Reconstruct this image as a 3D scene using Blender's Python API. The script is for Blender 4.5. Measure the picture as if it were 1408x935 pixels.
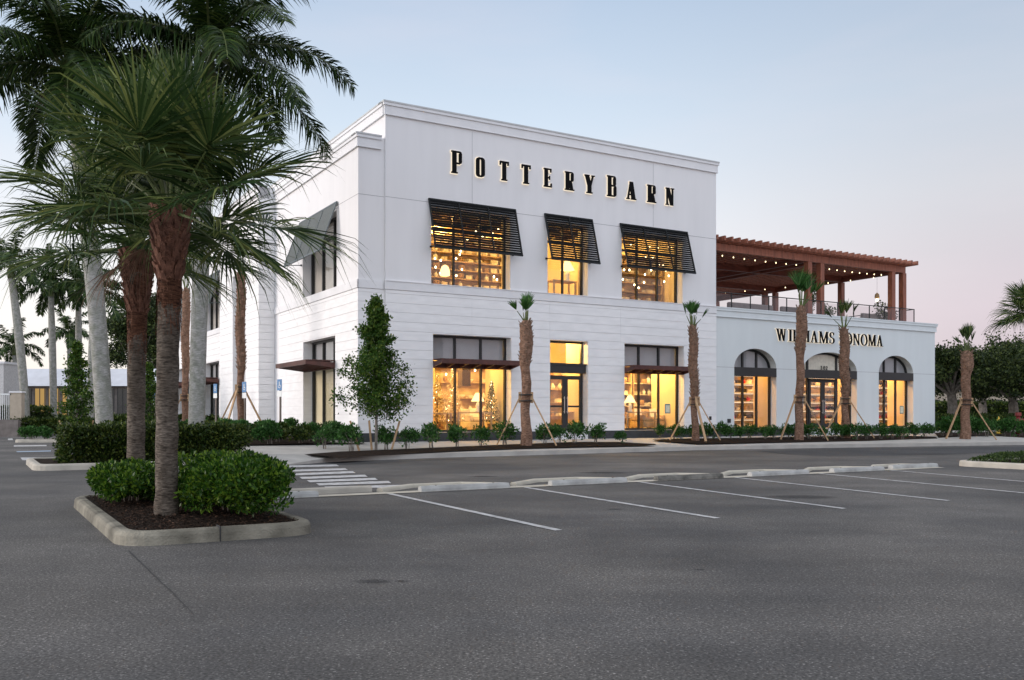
import bpy, math, random
import numpy as np
from mathutils import Vector, Matrix
R = math.radians
S = bpy.context.scene
for o in list(bpy.data.objects): bpy.data.objects.remove(o)

# ------------------------------------------------------------------ camera
F = 1264.0; PX0 = 704.0; HY = 570.0; CAMZ = 1.4
cd = bpy.data.cameras.new('camera'); cam = bpy.data.objects.new('camera', cd)
S.collection.objects.link(cam); S.camera = cam
cam.location = (0, 0, CAMZ); cam.rotation_euler = (R(90), 0, 0)
cd.sensor_width = 36; cd.lens = F/1408*36; cd.shift_y = (HY-467.5)/1408
cd.clip_start = 0.1; cd.clip_end = 3000
# ------------------------------------------------------------------ world
w = bpy.data.worlds.new("World"); S.world = w; w.use_nodes = True
nt = w.node_tree; N = nt.nodes; L = nt.links; N.clear()
out = N.new('ShaderNodeOutputWorld'); bg = N.new('ShaderNodeBackground'); bg.inputs[1].default_value = 1.0
L.new(bg.outputs[0], out.inputs[0])
SUN_EL = R(9); SUN_AZ = math.atan2(-0.97, -0.10)      # direction the glow comes from (x=-.97, y=-.1)
sky = N.new('ShaderNodeTexSky'); sky.sky_type = 'NISHITA'; sky.sun_disc = False
sky.sun_elevation = SUN_EL; sky.sun_rotation = SUN_AZ
sky.air_density = 1.0; sky.dust_density = 1.2
tc = N.new('ShaderNodeTexCoord'); sep = N.new('ShaderNodeSeparateXYZ'); L.new(tc.outputs['Generated'], sep.inputs[0])
def ramp(stops, src):
    r = N.new('ShaderNodeValToRGB'); L.new(src, r.inputs[0]); e = r.color_ramp.elements
    while len(e) < len(stops): e.new(0.5)
    for el, (p, c) in zip(e, stops): el.position = p; el.color = (*c, 1)
    return r
# dusk colours of the sky, west (left) and east (right), by height above the horizon
rl = ramp([(0.0, (1.0, .90, .80)), (.09, (1.04, 1.0, .96)), (.18, (.92, .94, .98)), (.30, (.66, .77, .90)), (.42, (.48, .60, .77)), (.7, (.66, .70, .78)), (1, (.80, .80, .84))], sep.outputs[2])
rr = ramp([(0.0, (.64, .54, .58)), (.10, (.70, .61, .665)), (.17, (.68, .645, .69)), (.22, (.66, .67, .72)), (.31, (.56, .63, .73)), (.42, (.42, .52, .67)), (.7, (.64, .68, .76)), (1, (.80, .80, .84))], sep.outputs[2])
mr = N.new('ShaderNodeMapRange'); L.new(sep.outputs[0], mr.inputs[0]); mr.inputs[1].default_value = .02; mr.inputs[2].default_value = .52; mr.interpolation_type = 'SMOOTHSTEP'
mx = N.new('ShaderNodeMixRGB'); L.new(mr.outputs[0], mx.inputs[0]); L.new(rl.outputs[0], mx.inputs[1]); L.new(rr.outputs[0], mx.inputs[2])
# faint high cloud
noi = N.new('ShaderNodeTexNoise'); mp = N.new('ShaderNodeMapping'); mp.inputs['Scale'].default_value = (1.6, 1.6, 7)
L.new(tc.outputs['Generated'], mp.inputs[0]); L.new(mp.outputs[0], noi.inputs[0]); noi.inputs['Scale'].default_value = 2.2; noi.inputs['Detail'].default_value = 5
cr = N.new('ShaderNodeMapRange'); L.new(noi.outputs[0], cr.inputs[0]); cr.inputs[1].default_value = .5; cr.inputs[2].default_value = .8; cr.inputs[4].default_value = .16
mc = N.new('ShaderNodeMixRGB'); L.new(cr.outputs[0], mc.inputs[0]); L.new(mx.outputs[0], mc.inputs[1]); mc.inputs[2].default_value = (.92, .80, .84, 1)
# the sky behind the camera and overhead is the bright half of the dusk
mb_ = N.new('ShaderNodeMapRange'); L.new(sep.outputs[1], mb_.inputs[0]); mb_.inputs[1].default_value = .35; mb_.inputs[2].default_value = -.7; mb_.inputs[3].default_value = 1.0; mb_.inputs[4].default_value = 1.9; mb_.interpolation_type = 'SMOOTHSTEP'
sc_ = N.new('ShaderNodeVectorMath'); sc_.operation = 'SCALE'; L.new(mc.outputs[0], sc_.inputs[0]); L.new(mb_.outputs[0], sc_.inputs['Scale'])
nsc = N.new('ShaderNodeVectorMath'); nsc.operation = 'SCALE'; L.new(sky.outputs[0], nsc.inputs[0]); nsc.inputs['Scale'].default_value = 0.05
fin = N.new('ShaderNodeMixRGB'); fin.inputs[0].default_value = 0.06; L.new(sc_.outputs[0], fin.inputs[1]); L.new(nsc.outputs[0], fin.inputs[2])
L.new(fin.outputs[0], bg.inputs[0])
# ------------------------------------------------------------------ sun (broad low dusk glow from the left)
sl = bpy.data.lights.new('sun', 'SUN'); sun = bpy.data.objects.new('sun', sl); S.collection.objects.link(sun)
sl.energy = 2.3; sl.angle = R(28); sl.color = (1, .89, .82)
d = Vector((-.97*math.cos(R(14)), -.10, math.sin(R(14)))); sun.rotation_euler = d.to_track_quat('Z', 'Y').to_euler()
S.view_settings.view_transform = 'Standard'; S.view_settings.look = 'None'; S.view_settings.exposure = 0.12; S.view_settings.gamma = 1
S.view_settings.use_curve_mapping = False
S.render.resolution_x = 1024; S.render.resolution_y = 680

# ------------------------------------------------------------------ frames
AX = np.array([.862, .507]); AX /= np.linalg.norm(AX); c_, s_ = AX
BX, BY = -5.55, 33.4; ROT = math.atan2(s_, c_)
def W(u, v): return (BX + c_*u - s_*v, BY + s_*u + c_*v)
def UV(x, y): x -= BX; y -= BY; return (c_*x + s_*y, -s_*x + c_*y)
def zg(u, v): return .15 + .25*min(1, max(0, (v+5.2)/5.2))
def G(px, py, z=0.0):
    D = (CAMZ-z)*F/(py-HY); return ((px-PX0)/F*D, D, z)
def at(px, D): return (px-PX0)/F*D
def zz(py, D): return CAMZ + (HY-py)/F*D
def uof(px, v=0):
    k = (px-PX0)/F; x0 = BX - s_*v; y0 = BY + c_*v
    return (k*y0 - x0)/(c_ - k*s_)

# ------------------------------------------------------------------ materials
def newmat(name):
    m = bpy.data.materials.new(name); m.use_nodes = True; n = m.node_tree; n.nodes.clear()
    o = n.nodes.new('ShaderNodeOutputMaterial'); return m, n, o
def mat(name, col, rough=.7, var=.12, scale=3., bump=.0, bscale=40., metal=0, col2=None, stretch=None, spec=.5, detail=6):
    m, n, o = newmat(name); b = n.nodes.new('ShaderNodeBsdfPrincipled'); n.links.new(b.outputs[0], o.inputs[0])
    b.inputs['Roughness'].default_value = rough; b.inputs['Metallic'].default_value = metal; b.inputs['Specular IOR Level'].default_value = spec
    t = n.nodes.new('ShaderNodeTexCoord'); mpn = n.nodes.new('ShaderNodeMapping'); n.links.new(t.outputs['Object'], mpn.inputs[0])
    if stretch: mpn.inputs['Scale'].default_value = stretch
    nz = n.nodes.new('ShaderNodeTexNoise'); n.links.new(mpn.outputs[0], nz.inputs[0]); nz.inputs['Scale'].default_value = scale; nz.inputs['Detail'].default_value = detail
    r = n.nodes.new('ShaderNodeValToRGB'); n.links.new(nz.outputs[0], r.inputs[0])
    a = [max(0, x*(1-var)) for x in col]; c2 = col2 or [min(1, x*(1+var)) for x in col]
    r.color_ramp.elements[0].position = .3; r.color_ramp.elements[1].position = .7
    r.color_ramp.elements[0].color = (*(a if not col2 else col), 1); r.color_ramp.elements[1].color = (*c2, 1)
    n.links.new(r.outputs[0], b.inputs['Base Color'])
    if bump:
        n2 = n.nodes.new('ShaderNodeTexNoise'); n.links.new(mpn.outputs[0], n2.inputs[0]); n2.inputs['Scale'].default_value = bscale; n2.inputs['Detail'].default_value = 4
        bp = n.nodes.new('ShaderNodeBump'); bp.inputs['Strength'].default_value = bump; bp.inputs['Distance'].default_value = .02
        n.links.new(n2.outputs[0], bp.inputs['Height']); n.links.new(bp.outputs[0], b.inputs['Normal'])
    return m
def leafmat(name, c1, c2, c3, rough=.45, trans=.22):
    m, n, o = newmat(name); b = n.nodes.new('ShaderNodeBsdfPrincipled'); b.inputs['Roughness'].default_value = rough; b.inputs['Specular IOR Level'].default_value = .16
    g = n.nodes.new('ShaderNodeNewGeometry'); r = n.nodes.new('ShaderNodeValToRGB'); n.links.new(g.outputs['Random Per Island'], r.inputs[0])
    e = r.color_ramp.elements; e.new(.5)
    for el, p, c in zip(e, (0, .6, 1), (c1, c2, c3)): el.position = p; el.color = (*c, 1)
    n.links.new(r.outputs[0], b.inputs['Base Color'])
    tr = n.nodes.new('ShaderNodeBsdfTranslucent'); n.links.new(r.outputs[0], tr.inputs[0])
    mixn = n.nodes.new('ShaderNodeMixShader'); mixn.inputs[0].default_value = trans
    n.links.new(b.outputs[0], mixn.inputs[1]); n.links.new(tr.outputs[0], mixn.inputs[2]); n.links.new(mixn.outputs[0], o.inputs[0])
    return m
def emis(name, col, st):
    m, n, o = newmat(name); e = n.nodes.new('ShaderNodeEmission'); e.inputs[0].default_value = (*col, 1); e.inputs[1].default_value = st
    n.links.new(e.outputs[0], o.inputs[0]); return m
def glassmat(name, refl=1.0, tint=(.93, .94, .94)):
    m, n, o = newmat(name); t = n.nodes.new('ShaderNodeBsdfTransparent'); t.inputs[0].default_value = (*tint, 1)
    g = n.nodes.new('ShaderNodeBsdfGlossy'); g.inputs['Roughness'].default_value = .01; g.inputs[0].default_value = (.9, .93, .95, 1)
    f = n.nodes.new('ShaderNodeLayerWeight'); f.inputs[0].default_value = .5
    pw = n.nodes.new('ShaderNodeMath'); pw.operation = 'POWER'; n.links.new(f.outputs['Facing'], pw.inputs[0]); pw.inputs[1].default_value = 4
    mu = n.nodes.new('ShaderNodeMath'); mu.operation = 'MULTIPLY_ADD'; n.links.new(pw.outputs[0], mu.inputs[0]); mu.inputs[1].default_value = refl*.6; mu.inputs[2].default_value = .045*refl
    mixn = n.nodes.new('ShaderNodeMixShader'); n.links.new(mu.outputs[0], mixn.inputs[0]); n.links.new(t.outputs[0], mixn.inputs[1]); n.links.new(g.outputs[0], mixn.inputs[2])
    n.links.new(mixn.outputs[0], o.inputs[0]); return m
def asphaltmat(name, base, light):
    m, n, o = newmat(name); nn = n.nodes; ln = n.links; b = nn.new('ShaderNodeBsdfPrincipled'); ln.new(b.outputs[0], o.inputs[0]); b.inputs['Roughness'].default_value = .88; b.inputs['Specular IOR Level'].default_value = .3
    t = nn.new('ShaderNodeTexCoord')
    def noise(sc, det=4, st=None):
        mpn = nn.new('ShaderNodeMapping'); ln.new(t.outputs['Object'], mpn.inputs[0])
        if st: mpn.inputs['Scale'].default_value = st
        z = nn.new('ShaderNodeTexNoise'); ln.new(mpn.outputs[0], z.inputs[0]); z.inputs['Scale'].default_value = sc; z.inputs['Detail'].default_value = det; return z
    def mrange(src, a, b2, c, d2):
        q = nn.new('ShaderNodeMapRange'); ln.new(src, q.inputs[0]); q.inputs[1].default_value = a; q.inputs[2].default_value = b2; q.inputs[3].default_value = c; q.inputs[4].default_value = d2; return q.outputs[0]
    big = mrange(noise(.22, 5).outputs[0], .35, .65, .80, 1.16)
    mid = mrange(noise(1.5, 8).outputs[0], .3, .7, .90, 1.10)
    ns_ = noise(.9, 5, (.12, 1, 1)); ns_.inputs[0].links[0].from_node.inputs['Rotation'].default_value = (0, 0, -ROT); stk = mrange(ns_.outputs[0], .35, .65, .90, 1.10)
    v = nn.new('ShaderNodeTexVoronoi'); ln.new(t.outputs['Object'], v.inputs[0]); v.inputs['Scale'].default_value = 105
    fine = noise(48, 6)
    grain = mrange(fine.outputs[0], .34, .66, .50, 1.55)
    sepc = nn.new('ShaderNodeSeparateColor'); ln.new(v.outputs['Color'], sepc.inputs[0])
    chip = mrange(sepc.outputs[0], .90, .985, 1.0, 2.6)
    v2 = nn.new('ShaderNodeTexVoronoi'); ln.new(t.outputs['Object'], v2.inputs[0]); v2.inputs['Scale'].default_value = 42
    sep2 = nn.new('ShaderNodeSeparateColor'); ln.new(v2.outputs['Color'], sep2.inputs[0]); chip2 = mrange(sep2.outputs[1], .95, .98, 1.0, 1.35)
    prod = None
    for s in (big, mid, stk, grain, chip, chip2):
        if prod is None: prod = s; continue
        q = nn.new('ShaderNodeMath'); q.operation = 'MULTIPLY'; ln.new(prod, q.inputs[0]); ln.new(s, q.inputs[1]); prod = q.outputs[0]
    cm = nn.new('ShaderNodeMixRGB'); cm.inputs[1].default_value = (*base, 1); cm.inputs[2].default_value = (*light, 1); ln.new(mrange(noise(.35, 6).outputs[0], .4, .6, 0, 1), cm.inputs[0])
    sv = nn.new('ShaderNodeVectorMath'); sv.operation = 'SCALE'; ln.new(cm.outputs[0], sv.inputs[0]); ln.new(prod, sv.inputs['Scale']); ln.new(sv.outputs[0], b.inputs['Base Color'])
    bp = nn.new('ShaderNodeBump'); bp.inputs['Strength'].default_value = .55; bp.inputs['Distance'].default_value = .008; ln.new(fine.outputs[0], bp.inputs['Height']); ln.new(bp.outputs[0], b.inputs['Normal'])
    return m
def barkmat(name, c1, c2, ring=14., bump=.8, patch=None):
    m, n, o = newmat(name); nn = n.nodes; ln = n.links; b = nn.new('ShaderNodeBsdfPrincipled'); ln.new(b.outputs[0], o.inputs[0]); b.inputs['Roughness'].default_value = .9; b.inputs['Specular IOR Level'].default_value = .2
    t = nn.new('ShaderNodeTexCoord'); mpn = nn.new('ShaderNodeMapping'); ln.new(t.outputs['Object'], mpn.inputs[0]); mpn.inputs['Scale'].default_value = (ring*.22, ring*.22, ring)
    z = nn.new('ShaderNodeTexNoise'); ln.new(mpn.outputs[0], z.inputs[0]); z.inputs['Scale'].default_value = 3; z.inputs['Detail'].default_value = 6; z.inputs['Distortion'].default_value = .6
    z2 = nn.new('ShaderNodeTexNoise'); ln.new(t.outputs['Object'], z2.inputs[0]); z2.inputs['Scale'].default_value = 5; z2.inputs['Detail'].default_value = 7
    r = nn.new('ShaderNodeValToRGB'); ln.new(z.outputs[0], r.inputs[0]); r.color_ramp.elements[0].position = .33; r.color_ramp.elements[1].position = .66
    r.color_ramp.elements[0].color = (*c1, 1); r.color_ramp.elements[1].color = (*c2, 1)
    mxx = nn.new('ShaderNodeMixRGB'); mxx.blend_type = 'MULTIPLY'; ln.new(r.outputs[0], mxx.inputs[1])
    r2 = nn.new('ShaderNodeValToRGB'); ln.new(z2.outputs[0], r2.inputs[0]); r2.color_ramp.elements[0].position = .38; r2.color_ramp.elements[1].position = .62
    r2.color_ramp.elements[0].color = (*(patch or (.55, .55, .5)), 1); r2.color_ramp.elements[1].color = (1, 1, 1, 1)
    ln.new(r2.outputs[0], mxx.inputs[2]); mxx.inputs[0].default_value = .8; ln.new(mxx.outputs[0], b.inputs['Base Color'])
    bp = nn.new('ShaderNodeBump'); bp.inputs['Strength'].default_value = bump; bp.inputs['Distance'].default_value = .02; ln.new(z.outputs[0], bp.inputs['Height']); ln.new(bp.outputs[0], b.inputs['Normal'])
    return m

M = {}
M['stucco'] = mat('white_stucco', (.745, .74, .75), .85, .03, 1.1, .25, 90, stretch=(1.6, 1.6, .22))
M['siding'] = mat('white_siding_paint', (.80, .795, .80), .75, .055, 1.5, .12, 25, stretch=(1, 1, 4))
M['trimw'] = mat('white_trim', (.72, .72, .735), .8, .04, 2, .1, 60)
M['stucco_ws'] = mat('pale_blue_grey_stucco', (.66, .70, .71), .85, .03, 1.1, .25, 90, stretch=(1.6, 1.6, .22))
M['trim_ws'] = mat('pale_grey_trim', (.66, .70, .715), .8, .04, 2, .1, 60)
M['jamb'] = mat('cream_reveal_stucco', (.72, .70, .66), .85, .04, 2, .15, 70)
M['metalcap'] = mat('grey_metal_coping', (.45, .46, .46), .45, .06, 3, metal=.3)
M['joint'] = mat('shadow_joint', (.30, .30, .32), .9, .1)
M['plinth'] = mat('charcoal_plinth', (.035, .038, .042), .7, .25, 4, .1)
M['black'] = mat('black_metal_frame', (.012, .013, .014), .4, .2, 5, spec=.5)
M['shutter'] = mat('charcoal_shutter_paint', (.007, .009, .010), .45, .2, 6)
M['shuttergrey'] = mat('grey_green_shutter_paint', (.10, .12, .125), .45, .15, 6)
M['shade'] = mat('grey_roller_shade', (.36, .35, .36), .9, .06, 2)
M['shadetan'] = mat('tan_roller_shade', (.48, .43, .38), .9, .08, 2)
M['wood'] = mat('red_brown_stained_wood', (.17, .045, .026), .5, .4, 4, .2, 30, stretch=(.6, .6, 3))
M['woodtan'] = mat('brown_stained_post', (.24, .080, .045), .55, .3, 3, .2, 30, stretch=(3, 3, .5))
M['awning'] = mat('dark_maroon_timber', (.075, .022, .016), .5, .35, 4, .2, 30)
M['glass'] = glassmat('window_glass', 1.0)
M['railglass'] = glassmat('railing_glass', 1.0, (.80, .77, .78))
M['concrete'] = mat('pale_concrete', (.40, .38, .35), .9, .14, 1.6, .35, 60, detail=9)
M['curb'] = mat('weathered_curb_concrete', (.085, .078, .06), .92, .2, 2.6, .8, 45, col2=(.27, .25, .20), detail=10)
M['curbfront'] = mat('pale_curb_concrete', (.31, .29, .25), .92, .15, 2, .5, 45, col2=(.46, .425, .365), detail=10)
M['ribbon'] = mat('beige_concrete', (.36, .33, .27), .92, .15, 2, .4, 45, col2=(.48, .45, .38), detail=10)
M['stopc'] = mat('wheel_stop_concrete', (.26, .26, .25), .92, .15, 4, .5, 50, col2=(.42, .42, .41), detail=10)
M['mulch'] = mat('dark_mulch', (.006, .0045, .0035), 1, .3, 14, 1.0, 35, col2=(.034, .021, .014), detail=10, spec=.1)
M['chip'] = leafmat('mulch_chip', (.006, .004, .003), (.022, .013, .009), (.10, .055, .035), .9, 0)
M['asphalt'] = asphaltmat('asphalt', (.060, .058, .057), (.088, .083, .078))
M['asphaltnew'] = asphaltmat('dark_asphalt', (.036, .037, .039), (.048, .048, .050))
def softstain(name, col, amt):
    m, n, o = newmat(name); nn = n.nodes; ln = n.links; b = nn.new('ShaderNodeBsdfPrincipled'); b.inputs['Base Color'].default_value = (*col, 1); b.inputs['Roughness'].default_value = .8
    t = nn.new('ShaderNodeTexCoord'); g = nn.new('ShaderNodeTexGradient'); g.gradient_type = 'SPHERICAL'; ln.new(t.outputs['Object'], g.inputs[0]); z = nn.new('ShaderNodeTexNoise'); z.inputs['Scale'].default_value = 2.5; z.inputs['Detail'].default_value = 8; ln.new(t.outputs['Object'], z.inputs[0])
    mu = nn.new('ShaderNodeMath'); mu.operation = 'MULTIPLY'; ln.new(g.outputs[1], mu.inputs[0]); ln.new(z.outputs[0], mu.inputs[1]); r = nn.new('ShaderNodeMapRange'); ln.new(mu.outputs[0], r.inputs[0]); r.inputs[1].default_value = .05; r.inputs[2].default_value = .35; r.inputs[4].default_value = amt
    tr = nn.new('ShaderNodeBsdfTransparent'); mx2 = nn.new('ShaderNodeMixShader'); ln.new(r.outputs[0], mx2.inputs[0]); ln.new(tr.outputs[0], mx2.inputs[1]); ln.new(b.outputs[0], mx2.inputs[2]); ln.new(mx2.outputs[0], o.inputs[0]); return m
M['stain'] = softstain('oil_stain', (.030, .029, .030), .6)
M['crack'] = mat('asphalt_crack', (.03, .03, .031), 1, .2)
M['paint'] = mat('white_road_paint', (.26, .26, .26), .8, .2, 7, .3, 80, col2=(.56, .56, .56), detail=12)
M['bluepaint'] = mat('blue_road_paint', (.28, .36, .46), .8, .2, 6)
M['grass'] = leafmat('groundcover_leaf', (.018, .035, .010), (.035, .065, .018), (.075, .11, .03))
M['bush'] = leafmat('shrub_leaf', (.008, .030, .003), (.030, .085, .008), (.14, .22, .022), .42, .26)
M['bushyoung'] = leafmat('young_shrub_leaf', (.015, .05, .010), (.035, .11, .022), (.09, .19, .05), .4)
M['hedge'] = leafmat('hedge_leaf', (.010, .024, .005), (.030, .055, .010), (.12, .15, .03), .4)
M['treeleaf'] = leafmat('small_tree_leaf', (.014, .045, .006), (.045, .10, .015), (.13, .19, .03), .4, .3)
M['oak'] = leafmat('oak_leaf', (.012, .024, .008), (.030, .048, .015), (.10, .13, .035), .5)
M['sabal'] = leafmat('fan_palm_leaf', (.014, .036, .010), (.046, .082, .022), (.17, .20, .06), .42, .25)
M['royal'] = leafmat('feather_palm_leaf', (.010, .028, .007), (.024, .052, .012), (.07, .11, .022), .4, .15)
M['petiole'] = mat('palm_stalk', (.10, .13, .04), .6, .3, 3)
M['royalshaft'] = mat('green_crownshaft', (.085, .11, .035), .5, .2, 2, stretch=(3, 3, .5))
M['deadleaf'] = mat('dry_palm_fibre', (.20, .12, .08), .9, .4, 8)
M['boot'] = mat('red_brown_leaf_base', (.075, .030, .018), .9, .5, 12, .8, 50, col2=(.22, .10, .065))
M['bootyoung'] = mat('pale_brown_leaf_base', (.12, .07, .045), .9, .4, 12, .8, 50, col2=(.30, .20, .14))
M['sabalbark'] = barkmat('fan_palm_bark', (.050, .040, .032), (.20, .165, .135), 21, 1.0, (.48, .45, .42))
M['sabalred'] = barkmat('red_palm_bark', (.05, .022, .014), (.20, .095, .06), 20, 1., (.55, .5, .45))
M['youngbark'] = barkmat('staked_palm_bark', (.09, .050, .034), (.36, .22, .155), 17, 1., (.6, .55, .5))
M['royalbark'] = barkmat('royal_palm_bark', (.22, .215, .20), (.40, .39, .37), 17, .45, (.62, .66, .58))
M['oakbark'] = mat('grey_oak_bark', (.11, .095, .08), .95, .35, 6, .8, 30, col2=(.24, .21, .18))
M['stake'] = mat('raw_timber_stake', (.42, .27, .15), .8, .25, 6, .2, 40, stretch=(3, 3, .5))
M['strap'] = mat('black_strap', (.02, .018, .016), .8, .2)
M['inwall'] = mat('warm_plaster', (.74, .62, .40), .9, .06, 1.5)
M['inceil'] = mat('timber_ceiling', (.42, .30, .18), .8, .25, 3, stretch=(1, 6, 1))
M['infloor'] = mat('oak_floor', (.36, .24, .13), .5, .25, 3, stretch=(1, 6, 1))
M['inwood'] = mat('pale_oak_furniture', (.50, .36, .20), .6, .25, 4)
M['indark'] = mat('dark_walnut', (.06, .035, .02), .6, .3, 4)
M['cream'] = mat('cream_fabric', (.72, .66, .54), .9, .1, 6)
M['ceramic'] = mat('white_ceramic', (.78, .76, .70), .3, .05)
M['redware'] = mat('red_enamel', (.55, .03, .02), .3, .15)
M['tealware'] = mat('teal_glaze', (.05, .22, .24), .4, .15)
M['darkware'] = mat('dark_iron', (.03, .025, .02), .4, .2)
M['basket'] = mat('woven_basket', (.34, .21, .10), .8, .4, 20, .5, 60)
M['shutter'].node_tree.nodes['Principled BSDF'].inputs['Specular IOR Level'].default_value = .2
M['letter'] = mat('matt_black_letter', (.004, .004, .005), .7, .1, 3, spec=.1)
M['bulb'] = emis('lit_bulb', (1, .78, .42), 11)
M['bulbsmall'] = emis('lit_string_bulb', (1, .80, .45), 4)
M['lampshade'] = emis('lit_lamp_shade', (1, .66, .25), 2.6)
M['halo'] = emis('backlit_letter_edge', (1, .86, .68), .92)
M['exit'] = emis('green_lamp', (.55, 1, .05), 1.6)
M['hotrod'] = emis('lit_strip', (1, .85, .6), 3.0)
M['postmetal'] = mat('brown_metal_post', (.13, .105, .09), .6, .2)
M['signblue'] = mat('blue_sign_face', (.03, .16, .36), .5, .1)
M['signwhite'] = mat('white_sign_face', (.68, .70, .70), .5, .06)
M['hydrant'] = mat('yellow_hydrant_paint', (.60, .38, .03), .5, .15)
M['redpaint'] = mat('red_pipe_paint', (.20, .015, .012), .5, .2)
M['sofa'] = mat('taupe_outdoor_cushion', (.22, .20, .19), .9, .15)
M['planter'] = mat('dark_planter', (.06, .055, .05), .7, .2)
M['farwhite'] = mat('far_white_roof', (.55, .57, .62), .7, .08, 1)
M['farwall'] = mat('far_pale_brick', (.55, .54, .54), .9, .15, 10, .4, 12)
M['farbeige'] = mat('beige_stucco', (.40, .34, .27), .9, .1)
M['fardark'] = mat('far_dark_glazing', (.015, .017, .02), .25, .3)
M['farlit'] = emis('far_lit_window', (1, .62, .22), .42)
M['fargrey'] = mat('low_brown_wall', (.16, .14, .13), .9, .25, 3)
M['poster'] = mat('poster_paper', (.65, .68, .55), .6, .2, 30)
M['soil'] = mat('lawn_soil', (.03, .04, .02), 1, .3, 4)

# ------------------------------------------------------------------ mesh helpers
COL = S.collection
class MB:
    def __init__(s): s.v = []; s.f = []
    def q(s, pts, f=None):
        b = len(s.v); s.v += [tuple(p) for p in pts]; s.f += [tuple(b+i for i in x) for x in (f or [range(len(pts))])]
        return s
    def box(s, x0, x1, y0, y1, z0, z1):
        if x0 > x1: x0, x1 = x1, x0
        if y0 > y1: y0, y1 = y1, y0
        if z0 > z1: z0, z1 = z1, z0
        return s.q([(x0,y0,z0),(x1,y0,z0),(x1,y1,z0),(x0,y1,z0),(x0,y0,z1),(x1,y0,z1),(x1,y1,z1),(x0,y1,z1)],
                   [(0,3,2,1),(4,5,6,7),(0,1,5,4),(1,2,6,5),(2,3,7,6),(3,0,4,7)])
    def bar(s, a, b, w, h=None, up=(0,0,1)):
        a = Vector(a); b = Vector(b); h = h or w; d = (b-a).normalized(); u = Vector(up)
        if abs(d.dot(u)) > .95: u = Vector((1,0,0))
        x = d.cross(u).normalized()*w/2; y = x.cross(d).normalized()*h/2
        return s.q([a-x-y,a+x-y,a+x+y,a-x+y,b-x-y,b+x-y,b+x+y,b-x+y],[(0,3,2,1),(4,5,6,7),(0,1,5,4),(1,2,6,5),(2,3,7,6),(3,0,4,7)])
    def tube(s, pts, rad, n=10, cap=True, seed=None, wob=0):
        rs = rad if hasattr(rad, '__len__') else [rad]*len(pts); rnd = random.Random(seed)
        b = len(s.v); m = len(pts); P = [Vector(p) for p in pts]; ref = None
        for i, p in enumerate(P):
            d = (P[min(i+1,m-1)]-P[max(i-1,0)]).normalized()
            x = d.orthogonal().normalized() if ref is None else (ref - d*ref.dot(d)).normalized(); ref = x; y = d.cross(x)
            for k in range(n):
                a = 2*math.pi*k/n; r = rs[i]*(1+wob*(rnd.random()-.5)); s.v.append(tuple(p + x*math.cos(a)*r + y*math.sin(a)*r))
        for i in range(m-1):
            for k in range(n):
                k2 = (k+1) % n; s.f.append((b+i*n+k, b+i*n+k2, b+(i+1)*n+k2, b+(i+1)*n+k))
        if cap: s.f.append(tuple(b+k for k in range(n))[::-1]); s.f.append(tuple(b+(m-1)*n+k for k in range(n)))
        return s
    def lathe(s, prof, c=(0,0,0), n=16):
        return s.tube([(c[0], c[1], c[2]+z + 1e-5*i) for i, (r, z) in enumerate(prof)], [max(r, .0005) for r, z in prof], n)
    def prism(s, poly, y0, y1, axis='y'):
        n = len(poly); b = len(s.v)
        s.v += [(x, y0, z) for x, z in poly] + [(x, y1, z) for x, z in poly]
        s.f.append(tuple(b+i for i in range(n))); s.f.append(tuple(b+n+i for i in range(n))[::-1])
        for i in range(n): j = (i+1) % n; s.f.append((b+i, b+n+i, b+n+j, b+j))
        return s
    def build(s, name, m, parent=None, smooth=False, loc=None, bevel=0):
        me = bpy.data.meshes.new(name); me.from_pydata(s.v, [], s.f); me.materials.append(m); me.update()
        if smooth: me.polygons.foreach_set('use_smooth', [True]*len(me.polygons))
        o = bpy.data.objects.new(name, me); COL.objects.link(o)
        if parent: o.parent = parent
        if loc: o.location = loc
        if bevel:
            bv = o.modifiers.new('bevel', 'BEVEL'); bv.width = bevel; bv.segments = 2; bv.limit_method = 'ANGLE'
        return o
def tag(o, label=None, cat=None, group=None, kind=None):
    if label: o['label'] = label
    if cat: o['category'] = cat
    if group: o['group'] = group
    if kind: o['kind'] = kind
    return o
def thing(name, label, cat, loc=(0,0,0), rz=0, group=None, scale=None):
    o = bpy.data.objects.new(name, None); COL.objects.link(o); o.location = loc; o.rotation_euler = (0, 0, rz); o.empty_display_size = .3
    if scale: o.scale = (scale,)*3
    return tag(o, label, cat, group)
def copy_tree(o, parent=None):
    kids = list(o.children); c = o.copy(); COL.objects.link(c)
    if parent: c.parent = parent
    for ch in kids: copy_tree(ch, c)
    return c
def bulkquads(name, V, m, parent=None, k=4, loc=None):
    """V: (n, k, 3) array of separate polygons"""
    V = np.asarray(V, dtype=np.float32); n = len(V); me = bpy.data.meshes.new(name)
    me.vertices.add(n*k); me.vertices.foreach_set('co', V.reshape(-1)); me.loops.add(n*k); me.loops.foreach_set('vertex_index', np.arange(n*k, dtype=np.int32))
    me.polygons.add(n); me.polygons.foreach_set('loop_start', np.arange(0, n*k, k, dtype=np.int32))
    me.update(calc_edges=True); me.materials.append(m)
    o = bpy.data.objects.new(name, me); COL.objects.link(o)
    if parent: o.parent = parent
    if loc: o.location = loc
    return o
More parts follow.
